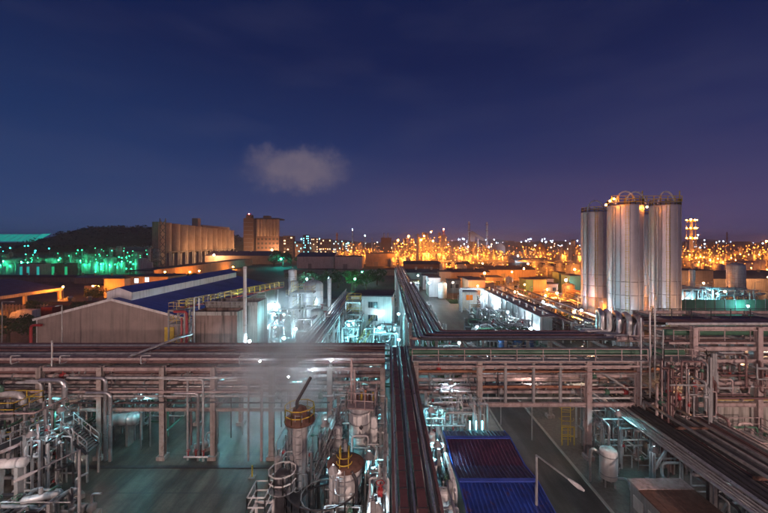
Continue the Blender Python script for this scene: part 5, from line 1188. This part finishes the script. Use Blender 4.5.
block('wide brown block left of the slim orange chimney', 320, 331, 239, 620, 'brick', 'warm', 5, 5, 3, 3)
block('small block right of the wide brown one', 333, 339, 242, 600, 'sheet2', 'white', 4, 3, 3, 4)
block('low brown block by the mill foot', 294, 302, 244, 520, 'brick', 'teal', 4, 4, 4, 5)
building('long purple-white shed with a purple roof in the left centre', X(297,275), X(334,275), 275, 300, 9.2, 'wallw', 'navy', 'warehouse', 3, 'x')
building('white flat shed right of the long purple-white shed', X(335,270), X(362,270), 270, 290, 9.4, 'wallw', 'roofd', 'warehouse')
building('low pink-roofed hall left of the far avenue trees', X(205,330), X(276,330), 330, 360, 8, 'wallb', 'navy', 'warehouse', 4, 'x')
building('pale low works building orange-lit beside the pipeway end', X(366,300), X(394,300), 300, 320, 11, 'wallb', 'roofd', 'works_building')
t = thing('boundary_wall', 'long pale wall across the middle distance before the trees', 'wall', (-20, 215, 0))
for i in range(18): MB().box(-64+3.9*i,-60.15+3.9*i,215,215.4,0,3.6).build('wall_panel', M['conc2'], t)
block('brown block building with two short stacks on its roof', 381, 391.5, 238, 470, 'brick', None, 0, 0, name='boiler_house')
for i in range(2): 
    t = thing('chimney', ['left short pale stack on the brown block building','right short pale stack on the brown block building'][i], 'stack', (X(384+4*i,475),475,Z(238,470)+.3)); MB().tube([(X(384+4*i,475),475,Z(238,470)+.3),(X(384+4*i,475),475,Z(233.5,475))], [1.0,.8], 8).build('shaft', M['white'], t); MB().tube([(X(384+4*i,475),475,Z(233.5,475)),(X(384+4*i,475),475,Z(233.5,475)+.5)], 1.1, 8).build('rim', M['red'], t)
# green chemical works
def works(label, px0, px1, Y, top, seed, light='green', s=500, nl=12, mats=('cladding','grey','sheet2'), depth=30, tanks=3, r=.4, name='process_unit', lz=.9, cols=5):
    """steel frame, columns, drums and pipes of a far process unit, with its own lamps and added floods kept out of view"""
    rnd = random.Random(seed); x0, x1 = X(px0,Y), X(px1,Y); h = Z(top,Y); t = thing(name, label, 'process unit', ((x0+x1)/2, Y, 0))
    W = x1-x0; nx = max(2, int(W/7)+1); nlv = max(2, int(h*.7/5)); fr = MB(); w = .55
    for i in range(nx):
        for yy in (Y, Y+depth*.5): fr.bar((x0+W*i/(nx-1),yy,0), (x0+W*i/(nx-1),yy,h*rnd.uniform(.45,.8)), w)
    for k in range(nlv):
        z = 4+k*5
        for yy in (Y, Y+depth*.5): fr.bar((x0,yy,z), (x1,yy,z), w*.8)
        for i in range(nx): fr.bar((x0+W*i/(nx-1),Y,z), (x0+W*i/(nx-1),Y+depth*.5,z), w*.6)
        fr.rail([(x0,Y,z+.3),(x1,Y,z+.3)], 1.2, 4, .1)
    fr.build('frame', M[mats[1]], t)
    for i in range(cols):
        cx, cy = rnd.uniform(x0,x1), Y+rnd.uniform(-3,depth*.6); cr = rnd.uniform(.9,2.2); ch = h*rnd.uniform(.55,1.0) if i else h
        MB().lathe((cx,cy), [(cr,0),(cr,ch-cr*.6),(cr*.7,ch-cr*.2),(.01,ch)], 12).build('column', M[mats[0]], t)
        q = MB()
        for z in [ch*.4, ch*.7, ch*.92]: q.lathe((cx,cy), [(cr,z),(cr+1.0,z),(cr+1.0,z+.2),(cr,z+.2)], 12, False); q.rail(ring_pts(cx,cy,cr+.95,z+.2,8,closed=True), 1.1, 2, .08, closed=True)
        q.build('platforms', M[mats[1]], t)
    for i in range(tanks):
        cx, cy = rnd.uniform(x0,x1), Y-rnd.uniform(2,8); cr = rnd.uniform(2,4.2); ch = rnd.uniform(5,10)
        MB().lathe((cx,cy), [(cr,0),(cr,ch),(cr*.5,ch+.8),(.01,ch+1)], 16).build('tank', M[mats[0]], t)
    q = MB()
    for i in range(16): q.pipe(rout(rnd,x0,x1,Y-6,Y+depth*.5,1,h*.5,3), rnd.uniform(.2,.45), 5)
    q.build('pipes', M[mats[2]], t, 'stuff')
    q = MB(); q2 = MB(); sp = MB(); ns = max(3, nl//5)
    for i in range(ns):
        x, y, z = x0+W*(i+rnd.uniform(.2,.8))/ns, Y-rnd.uniform(7,12), rnd.uniform(5,11); R_ = r*1.5
        q.ball((x,y,z), R_); sp.box(x-R_*1.7,x+R_*1.7,y-R_*1.6,y-R_*1.3,z-R_*2.2,z+R_*1.7); sp.bar((x,y-R_*1.45,0), (x,y-R_*1.45,z-R_*2.2), .25)  # added floods light the unit; a near-side plate hides each bulb
    for i in range(int(nl*1.7)):
        x = rnd.uniform(x0,x1); y = Y+rnd.uniform(-10,2); z = 1.5+(h*lz)*rnd.random()**1.5
        q2.ball((x,y,z), r*rnd.choice([.45,.6,.8,1.1])); sp.bar((x,y+r*1.7,max(0,z-4)), (x,y+r*1.7,z+.8), .14)
    q2.build('lamps', emit(light, 26 if light == 'sodium' else 12), t, 'stuff')
    q.build('floodlights', emit(light, s), t, 'stuff'); sp.build('lamp_poles_and_screens', M['steel'], t, 'stuff'); return t  # the floodlights mesh holds the added, hidden sources
W = [('dim green works at the far left edge with lit panels',0,24,225,252,'green',300,7),('green-lit works with pale upright vessels left of the hill foot',26,50,222,254,'green',300,8),('green-lit works below the wooded hill, left',55,84,230,250,'green',300,14),('green-lit works below the wooded hill, centre',86,112,235,246,'green',300,20),('bright green works left of the grain silos',112,152,238,247,'green',300,26)]
for i, (lab, a, b, Y, top, k, s, n) in enumerate(W): works(lab, a, b, Y, top, 200+i, k, s, n, tanks=4, r=.28, cols=7)
for i, (px, Y, c) in enumerate([(21,200,'cyan'),(28,200,'cyan'),(38,200,'cyan'),(53,200,'green'),(66,200,'green')]):
    t = building(['first lit bay','second lit bay','third lit bay','first green lit bay','second green lit bay'][i]+' of the low green works, tall and narrow', X(px-2,Y), X(px+2.2,Y), Y, Y+6, Z(264,Y), 'wallg' if c == 'green' else 'wallw', 'roofd', 'tank_bay', windows=[(X(px-1.2,Y),X(px+1.4,Y),1.0,6.5,(c,.5))])
building('long dark shed before the green works', X(-20,180), X(90,180), 180, 188, 2.4, 'sheet2', 'roofd', 'warehouse', .7, 'x')
building('pale flat shed before the bright green works', X(88,180), X(128,180), 172, 184, 2.8, 'sheet2', 'navy', 'warehouse', .8, 'x')
# stadium; the cyan light on its roof is emission in the panels
t = thing('stadium', 'distant stadium with a curved self-glowing cyan roof at the left edge', 'stadium', (-800, 800, 0))
cxs, Y0 = X(10,800), 800
def arc_roof(x0, x1, z0, z1, n, y, tilt):
    b = MB(); vs = []
    for i in range(n+1):
        k = i/n; x = x0+(x1-x0)*k; zt = z1
        vs += [(x,y,z0),(x+tilt,y+25,zt)]
    return b.add(vs, [(2*i,2*i+2,2*i+3,2*i+1) for i in range(n)])
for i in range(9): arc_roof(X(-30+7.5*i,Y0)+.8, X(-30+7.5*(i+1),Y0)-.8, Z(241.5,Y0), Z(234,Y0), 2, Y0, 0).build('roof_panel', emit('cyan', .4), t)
b = MB().add([(X(33,800),795,Z(242,800)),(X(38,800),795,Z(242,800)),(X(49,800),805,Z(233.6,800)),(X(40,800),805,Z(233.8,800))], [(0,1,2,3)]); b.build('glowing_roof_wing', emit('cyan', .5), t)
MB().box(X(-40,800),X(34,800),801,870,0,Z(242.5,800)).build('stand', M['brick'], t)
# wooded hill
rnd = random.Random(5); hv = []; nxh, nyh = 70, 12
for j in range(nyh+1):
    for i in range(nxh+1):
        u = i/nxh; px = 30+u*230; v = j/nyh; Y = 620+v*260
        prof = max(0, min(1, (px-52)/50))**.8*max(0, min(1, (255-px)/60))**.6
        hgt = (20+Y*15.5/350)*prof*math.sin(math.pi*min(1, v*.9+.05))**.6 + rnd.uniform(-1.8,1.8)
        hv.append((X(px,750)+ (Y-750)*.1, Y, max(-1,hgt)))
MB().add(hv, [(j*(nxh+1)+i, j*(nxh+1)+i+1, (j+1)*(nxh+1)+i+1, (j+1)*(nxh+1)+i) for j in range(nyh) for i in range(nxh)], True).build('hill', M['hill'], None, 'structure')
lb = MB()
for _ in range(6500):
    j = rnd.randint(0, len(hv)-1); p = Vector(hv[j])
    if p.z < 4: continue
    p += Vector((rnd.uniform(-7,7),rnd.uniform(-10,10),rnd.uniform(-1,2.0)+3.5*math.sin(p.x*.19+p.y*.11)*math.sin(p.x*.071))); u = Vector((rnd.gauss(0,1),rnd.gauss(0,1),rnd.gauss(0,1))).normalized(); w = u.cross(Vector((rnd.gauss(0,1),rnd.gauss(0,1),rnd.gauss(0,1)))).normalized(); s = rnd.uniform(1.2,2.8)
    lb.add([p-u*s,p+w*s*.7,p+u*s,p-w*s*.7], [(0,1,2,3)])
lb.build('hill_foliage', M['hill'], None, 'stuff')
# low far hills on the horizon
rnd = random.Random(9); hv = []; n = 160
for i in range(n+1):
    x = -2600+5200*i/n; h = 26+16*math.sin(i*.13)+10*math.sin(i*.37+1)+rnd.uniform(-2,2); hv += [(x,2600,-2),(x,2700,h)]
MB().add(hv, [(2*i,2*i+2,2*i+3,2*i+1) for i in range(n)], True).build('far_hills', M['hill'], None, 'structure')

# ================================================================ ORANGE REFINERY
om = ('cladding','steel','cladding')
U = [ # label, px0, px1, Y, top, nlamps
 ('orange works left of the slim chimney',330,346,330,249,18),('orange-lit works right of the slim chimney',347,366,340,246,24),('hazy orange-white works under the tallest pale mast',342,362,560,241,18),('orange works behind the pale low works building',366,382,400,247,20),
 ('orange works at the very end of the pipeway',392,404,300,240,26),('orange process unit with a lone lamp mast',404,416,330,238,28),('tall orange process tower cluster, brightest in the skyline',419,435,360,231.5,44),('orange process unit with a red topped tower',436,449,380,232,30),
 ('wide orange works below the twin pale stacks',450,470,340,245,34),('orange works around the sloping conveyor',471,492,350,241,30),('orange works left of the flat brown store',490,508,330,248,26),
 ('low orange works in front of the flat brown store',508,530,300,252,24),('orange works below the pile of ore',530,552,320,251,24),('orange works left of the silos',552,574,300,248,30),('orange process tower touching the left silo',572,582,280,239,22),
 ('orange-lit works right of the silos',679,700,300,248,28),('orange works right of the flare tower',700,724,290,247,30),('low orange works before the right skyline',722,748,320,250,26),('orange works at the right edge',748,775,300,247,28)]
for i, (lab, a, b, Y, top, n) in enumerate(U):
    works(lab, a, b, Y, top, 300+i, 'sodium', 900, n, om, 36, 3, .26 if Y < 500 else .42, 'refinery_unit', .8, 6 if 'tall' in lab else 4)
def mast(label, px, top, Y, r=.8, light=None, s=300, m='white', br=.8, bands=True, cat='stack', name='chimney'):
    t = thing(name, label, cat, (X(px,Y),Y,0)); z = Z(top,Y)
    MB().tube([(X(px,Y),Y,0),(X(px,Y),Y,z*.5),(X(px,Y),Y,z)], [r*1.3,r*1.1,r*.9], 10).build('shaft', M[m], t)
    for k in range(3): MB().tube([(X(px,Y),Y,z*(.55+.18*k)),(X(px,Y),Y,z*(.55+.18*k)+.6)], r*1.7, 10).build('platform', M['red'] if bands else M['steel'], t)
    if light: MB().ball((X(px,Y),Y-r*1.6,z+br), br).build('beacon', emit(light, s), t)
    return t
mast('left of the twin pale stacks in the centre skyline', 469, 221.5, 560, 1.5, None, m='white')
mast('right of the twin pale stacks in the centre skyline', 487, 222, 560, 1.5, None, m='white')
mast('slim orange-brown chimney in the left centre skyline', 337, 233, 420, 1.0, None, m='wallb')
mast('tallest pale mast with a blue-white light left of the pipeway', 352.5, 230, 620, .9, 'blue', 120)
mast('pale mast right of the tallest one', 365, 236, 640, 1.1, 'white', 60)
mast('second pale mast right of the tallest one', 372, 238, 640, .9, None)
mast('short mast with an orange lamp right of the brown block', 398, 241, 350, .6, 'sodium', 420)
mast('mast with a glowing orange lamp above the pipeway end', 408.5, 237, 350, .6, 'sodium', 700)
mast('red and white mast with a red light', 443.5, 230, 400, .9, 'red', 160)
for i,(px,py,lab) in enumerate([(431,232,'topmost orange lamp on the tall process tower cluster'),(424,236,'orange lamp left on the tall process tower cluster'),(421,240,'lower left orange lamp on the tall process tower cluster'),(433,241,'orange lamp right of the tall process tower cluster')]):
    floodlight(lab, P(px,py,352), 'sodium', 600, .7)
floodlight('added white lamp at the foot of the left twin pale stack', (X(468,520),520,14), 'blue', 5000, .6, pole=14)  # added to brighten the left pale stack
floodlight('added white lamp at the foot of the right twin pale stack', (X(489,520),520,14), 'blue', 5000, .6, pole=14)  # added to brighten the right pale stack
for i,(lab,a,b,Y,top,n) in enumerate([('low orange-lit plant right of the tan gatehouse',440,462,205,262,14),('low orange-lit plant left of the upper orange lamp',480,508,212,263,16),('low orange-lit plant right of the upper orange lamp',522,552,205,262,16),('low orange-lit plant just left of the silos, far side',556,580,190,262,14),('low orange-lit plant right of the silos before the grey flat building',682,706,200,262,12),('low orange-lit plant before the right end of the refinery',730,768,205,263,14)]):
    works(lab, a, b, Y, top, 700+i, 'sodium', 800, n, om, 18, 2, .17, 'refinery_unit', .9, 4)
for lab,x,y,z,s in [('added amber lamp before the long low warehouse at the right edge',128,139,6.5,900),('added amber lamp right before the long low warehouse',150,138,6.5,900),('added amber lamp before the grey flat building right of the silos',110,122,6,600),('added amber lamp between the tall pale tank and the right edge',104,108,5,500)]:
    floodlight(lab, (x,y,z), 'amber', s, .24, pole=z)  # lamps added to light the walls on the far right
# sloping conveyor
t = thing('conveyor', 'brown sloping conveyor bridge between the twin pale stacks', 'conveyor', (X(478,540),540,0))
MB().bar((X(471,540),540,Z(232,540)), (X(484,540),540,Z(240,540)), 4, 4).build('gallery', M['brick'], t)
for px,py in ((472,233),(478,237)): MB().bar((X(px,540),540,0), (X(px,540),540,Z(py,540)-2), 1.6).build('trestle', M['steel'], t)
MB().box(X(469.5,540),X(474,540),536,546,0,Z(232,540)).build('transfer_house', M['brick'], t)
building('flat brown ore store between conveyor and ore pile', X(505,520), X(531,520), 520, 560, Z(246.5,520), 'brick', 'roofd', 'ore_store', 6, 'x')
def mound(label, px0, px1, top, Y, seed):
    rnd = random.Random(seed); x0, x1 = X(px0,Y), X(px1,Y); c = (x0+x1)/2; r = (x1-x0)/2; h = Z(top,Y); vs = []; nr, na = 12, 40
    for i in range(nr+1):
        for j in range(na):
            k = i/nr; a = 2*math.pi*j/na; vs.append((c+r*k*math.cos(a)*1.0, Y+r*k*math.sin(a)*.7, max(0,h*(1-k)**.85*(1+.08*rnd.uniform(-1,1)))))
    o = MB().add(vs, [(i*na+j, i*na+(j+1)%na, (i+1)*na+(j+1)%na, (i+1)*na+j) for i in range(nr) for j in range(na)], True).build('ore_pile', M['mound']); return tag(o, label, 'ore pile')
mound('conical orange-lit pile of ore left of the silos', 527, 554, 242.5, 430, 1)
mound('low brown pile of ore in the right skyline', 696, 728, 243, 480, 2)
floodlight('orange lamp at the foot of the conical ore pile', (X(540,395),395,9), 'sodium', 4000, .7, pole=9)
building('white sided hall below the conical ore pile', X(515,250), X(550,250), 250, 262, 7.4, 'wallw', 'roofd', 'warehouse', 1.4, 'x')
floodlight('white lamp at the left end of the white sided hall', (X(518,244),244,11), 'white', 900, .5, pole=11)
building('dark long roof in front of the centre right refinery', X(495,225), X(570,225), 225, 240, 4.6, 'wallb', 'roofd', 'warehouse', 2.2, 'x')
building('dark long roof below the twin pale stacks', X(404,240), X(470,240), 240, 255, 5.4, 'brick', 'roofd', 'warehouse', 1.8, 'x')
# flare tower on the right
t = thing('flare_tower', 'tall orange-lit tower with three rings of lamps right of the silos', 'tower', (X(691,300),300,0)); z = Z(221,300); x = X(691,300)
MB().tube([(x,300,0),(x,300,z*.6),(x,300,z)], [1.6,1.3,1.0], 12).build('column', M['cladding'], t)
for sx in (-2.2,2.2):
    for sy in (-2,2): MB().bar((x+sx,300+sy,0), (x+sx,300+sy,z-1), .4).build('post', M['steel'], t)
for k, py in enumerate((222,230,240)):
    zz = Z(py,300); MB().lathe((x,300), [(1,zz),(3.4,zz),(3.4,zz+.3),(1,zz+.3)], 14, False).build('platform', M['steel'], t); MB().rail(ring_pts(x,300,3.3,zz+.3,10,closed=True), 1.2, 2, .1, closed=True).build('railing', M['yellow'], t)
    for j in range(5):
        a = math.pi*(1.0+j/4); MB().ball((x+3.8*math.cos(a),300+3.8*math.sin(a),zz+1.6), .5).build('lamp', emit('sodium', 330), t)
MB().ball((x,300,z+1.4), .6).build('lamp', emit('sodium', 420), t)
mast('slim white mast with a blue-white light right of the flare tower', 697.5, 235.5, 500, .7, 'blue', 60)
mast('dark mast in the right skyline', 727, 232, 520, .8, None, m='brick')
mast('slim mast with an orange lamp at the right edge', 765.5, 242, 360, .5, 'sodium', 600)
# scattered city and harbour lights beyond: nobody could count them
rnd = random.Random(17)
def lights(name, kind, s, n, px0, px1, Y0, Y1, z0, z1, r):
    b = MB(); sp = MB()
    for _ in range(n):
        Y = rnd.uniform(Y0,Y1); x = X(rnd.uniform(px0,px1),Y); z = z0+(z1-z0)*rnd.random()**1.5; rr = r*rnd.choice([.5,.7,1,1.4]); b.ball((x,Y,z), rr); sp.bar((x,Y+rr*1.3,-.1), (x,Y+rr*1.3,z+rr), .4)
    b.build(name, emit(kind, s), None, 'stuff'); sp.build('light_poles', M['steel'], None, 'stuff')
lights('harbour_lights', 'blue', 25, 120, 450, 620, 900, 1500, 8, 34, 1.5)
lights('harbour_lights', 'blue', 25, 70, 690, 780, 900, 1500, 8, 30, 1.5)
lights('city_lights', 'warm', 20, 120, 290, 700, 700, 1300, 4, 20, 1.2)
lights('city_lights', 'white', 20, 60, 290, 450, 800, 1300, 6, 26, 1.3)
lights('refinery_lights', 'sodium', 30, 420, 376, 590, 300, 560, 2, 17, .26)
lights('refinery_lights', 'sodium', 30, 260, 676, 800, 290, 560, 2, 18, .26)
lights('refinery_lights', 'sodium', 40, 60, 318, 376, 330, 560, 3, 12, .36)
lights('town_lights', 'teal', 25, 40, 290, 350, 600, 900, 4, 30, .9)
lights('town_lights', 'cyan', 15, 14, -10, 50, 500, 760, 3, 16, .8)
bl = MB()
for _ in range(150):
    Y = rnd.uniform(800,1500); x = X(rnd.uniform(280,800),Y); w = rnd.uniform(10,40); bl.box(x,x+w,Y,Y+20,0,rnd.uniform(8,26))
bl.build('far_town', M['brick'], None, 'stuff')

# ================================================================ LAMPS OF THE PLANT AND ASSUMED OR ADDED LAMPS AROUND THE FOREGROUND
for i,(x,y,z,k,s,r,lab) in enumerate([(-20.5,42,6.0,'teal',330,.2,'assumed mercury lamp under the left rack beyond the second post'),(-13.0,43,6.0,'teal',300,.2,'assumed mercury lamp under the left rack near the steam'),(-29.5,42,5.0,'teal',230,.2,'assumed mercury lamp behind the far left pipes'),
   (-27.5,29.5,6.0,'teal',200,.14,'small assumed mercury lamp over the left pumps'),(-.9,28.8,6.2,'teal',360,.14,'assumed mercury lamp between the white column and the near pipeway'),(3.6,29.0,6.2,'teal',360,.14,'assumed mercury lamp at the near corner of the right rack'),(-.6,19.0,5.6,'white',300,.14,'assumed mercury lamp low left of the near pipeway'),(3.2,18.4,5.2,'white',260,.13,'assumed mercury lamp low between pipeway and blue shed'),
   (12.0,42,6.0,'white',120,.18,'assumed lamp behind the truss over the road'),(31,38.5,8.6,'warm',260,.2,'assumed warm lamp inside the upper right rack'),(42,38.5,8.6,'warm',260,.2,'second assumed warm lamp inside the upper right rack'),(22,39.6,7.9,'warm',200,.2,'assumed warm lamp where the right rack steps up')]):
    floodlight(lab, (x,y,z), k, s, r, pole=z, deep=True)  # assumed lamps for the light around the racks; deep hoods hide their bulbs
for i,(x,y,z) in enumerate([(-55,43,6.9),(-41,43,6.9)]): floodlight(['added hidden lamp behind the left rack facing the gable, left','added hidden lamp behind the left rack facing the gable, right'][i], (x,y,z), 'mast', 540, .24, pole=z)  # unseen lamps added behind the rack to brighten the gable wall
for i,(x,y,z,k,s,lab) in enumerate([(-33,33.5,5.2,'teal',160,'added fill lamp under the first bay of the left rack'),(-24,34,5.0,'teal',160,'added fill lamp under the left rack by the pale drum'),(-17,35,6.6,'teal',200,'added fill lamp under the left rack left of the third post'),(-9,34.5,6.6,'teal',220,'added fill lamp under the left rack behind the steaming column'),(-3,34,6.4,'teal',220,'added fill lamp under the right end of the left rack'),(-31,24,5.5,'teal',120,'added fill lamp at the far left beside the walkway'),(-24.5,21.5,5.6,'white',120,'added fill lamp over the bottom left pipes'),(-26.9,26.4,5.6,'white',110,'added fill lamp between the stair and the yard'),(-3.2,20.4,6.8,'white',90,'added fill lamp left of the rusty conical roof'),(-4.6,25.6,6.8,'teal',160,'added fill lamp between the steaming and white columns'),(-1.2,22.4,6.4,'teal',160,'added fill lamp right of the rusty conical roof'),(3.4,24,6.2,'teal',160,'added fill lamp along the blue shed wall'),(6,33.6,6.6,'white',200,'added fill lamp under the first bay of the right rack'),(14.6,35.5,6.8,'mast',160,'added warm fill lamp inside the truss over the road'),(20,30.4,5.2,'teal',110,'added fill lamp on the verge beside the small tank'),(24.8,24,3.6,'white',90,'added fill lamp beneath the diagonal pipeway'),(30.5,27,6.2,'mast',120,'added warm fill lamp right of the diagonal pipeway'),(27,33,8.2,'amber',160,'added amber fill lamp inside the pinkish riser frame'),(36,34.5,8.6,'amber',160,'added amber fill lamp under the upper right rack deck'),(21.0,27.6,3.7,'white',80,'added fill lamp between the small tank and the diagonal pipeway'),(12.4,38.5,6.4,'white',140,'added fill lamp beyond the truss by the kerb')]):
    floodlight(lab, (x,y,z), k, s*1.5, .13, pole=z, deep=True)  # lamps added as fill to lift the dark parts of the foreground
# assumed high-mast lamps, unseen behind the camera, that light the camera-facing sides
for i,(x,y,z,s,lab) in enumerate([(-30,-6,17,2000,'assumed high mast lamp out of view behind the left yard'),(-2,-14,24,1500,'assumed high mast lamp out of view behind the middle of the plant'),(34,-4,17,2400,'assumed high mast lamp out of view behind the right pipeway')]):
    floodlight(lab, (x,y,z), 'mast', s*1.35, .35, pole=z)

for i,(x,y,z,lab) in enumerate([(-6.85,31.75,8.5,'tiny white lamp on the rack front seen through the steam'),(-5.2,31.9,9.3,'tiny white lamp on the rack top right of the steam'),(-11.6,31.7,9.3,'tiny white lamp added on the rack top left of the steam'),(-9.0,31.7,7.9,'tiny white lamp low on the rack front in the steam')]):
    floodlight(lab, (x,y,z), 'white', 420, .07, pole=.6)  # the one left of the steam is added to light it
# ================================================================ STEAM AND ADDED GLOW MIST
def steam(name, c, rad, dens, seed, sc=.35, noise=1.1, tilt=0):
    m = bpy.data.materials.new(name+'_vapour'); m.use_nodes = True; nt = m.node_tree; N = nt.nodes; L = nt.links; N.clear()
    out = N.new('ShaderNodeOutputMaterial'); v = N.new('ShaderNodeVolumePrincipled'); v.inputs['Color'].default_value = (.9,.92,.95,1); v.inputs['Anisotropy'].default_value = .2
    tc = N.new('ShaderNodeTexCoord'); ln = N.new('ShaderNodeVectorMath'); ln.operation = 'LENGTH'; L.new(tc.outputs['Object'], ln.inputs[0])
    mr = N.new('ShaderNodeMapRange'); mr.interpolation_type = 'SMOOTHSTEP'; mr.inputs['From Min'].default_value = 1.0; mr.inputs['From Max'].default_value = .1; L.new(ln.outputs['Value'], mr.inputs['Value'])
    nz = N.new('ShaderNodeTexNoise'); nz.noise_dimensions = '4D'; nz.inputs['W'].default_value = seed; nz.inputs['Scale'].default_value = 2.0*noise; nz.inputs['Detail'].default_value = 4; L.new(tc.outputs['Object'], nz.inputs['Vector'])
    r2 = N.new('ShaderNodeMapRange'); r2.inputs['From Min'].default_value = .38; r2.inputs['From Max'].default_value = .7; L.new(nz.outputs['Fac'], r2.inputs['Value'])
    mu = N.new('ShaderNodeMath'); mu.operation = 'MULTIPLY'; L.new(mr.outputs[0], mu.inputs[0]); L.new(r2.outputs[0], mu.inputs[1])
    m2 = N.new('ShaderNodeMath'); m2.operation = 'MULTIPLY'; m2.inputs[1].default_value = dens; L.new(mu.outputs[0], m2.inputs[0]); L.new(m2.outputs[0], v.inputs['Density']); L.new(v.outputs[0], out.inputs['Volume'])
    b = MB(); vs, fs = ico(); b.lathe((0,0), [(max(.001,math.sin(math.pi*k/10))*1.05, -math.cos(math.pi*k/10)*1.05) for k in range(11)], 16)
    o = b.build(name, m, None, 'stuff'); o.location = c; o.scale = rad; o.rotation_euler = (0, tilt, 0); return o
steam('steam', (-8.4,27.0,10.4), (6.4,6.6,6.2), .62, 1.0, tilt=R(-14))
steam('steam', (-6.0,23.0,9.7), (1.5,1.3,2.6), .9, 6.0, tilt=R(-10))
steam('steam', (70,400,12), (260,170,34), .0032, 8.0)  # mist added to carry the orange glow of the refinery
steam('steam', (330,390,12), (170,150,30), .0032, 9.0)  # same added glow mist over the right part of the refinery
steam('steam', (-170,235,8), (75,45,18), .0018, 11.0)  # thin mist added for a green glow round the works
steam('steam', (-16.5,61,7.5), (8.5,9,8.5), .14, 2.0)
steam('steam', (-21.6,65.5,8.1), (2.6,2.4,2.6), .7, 3.0)  # puff added to give the upper lamp its halo
steam('steam', (-21.2,65,4.4), (2.6,2.4,2.4), .7, 4.0)  # puff added to give the lowest lamp its halo

def haze(dens):
    m = bpy.data.materials.new('haze_air'); m.use_nodes = True; nt = m.node_tree; N = nt.nodes; N.clear()
    out = N.new('ShaderNodeOutputMaterial'); v = N.new('ShaderNodeVolumePrincipled'); v.inputs['Color'].default_value = (.86,.88,.92,1); v.inputs['Density'].default_value = dens
    nt.links.new(v.outputs[0], out.inputs['Volume'])
    MB().box(-2950,2950,-150,2950,-3,80).build('haze', m, None, 'stuff')
haze(.00026)
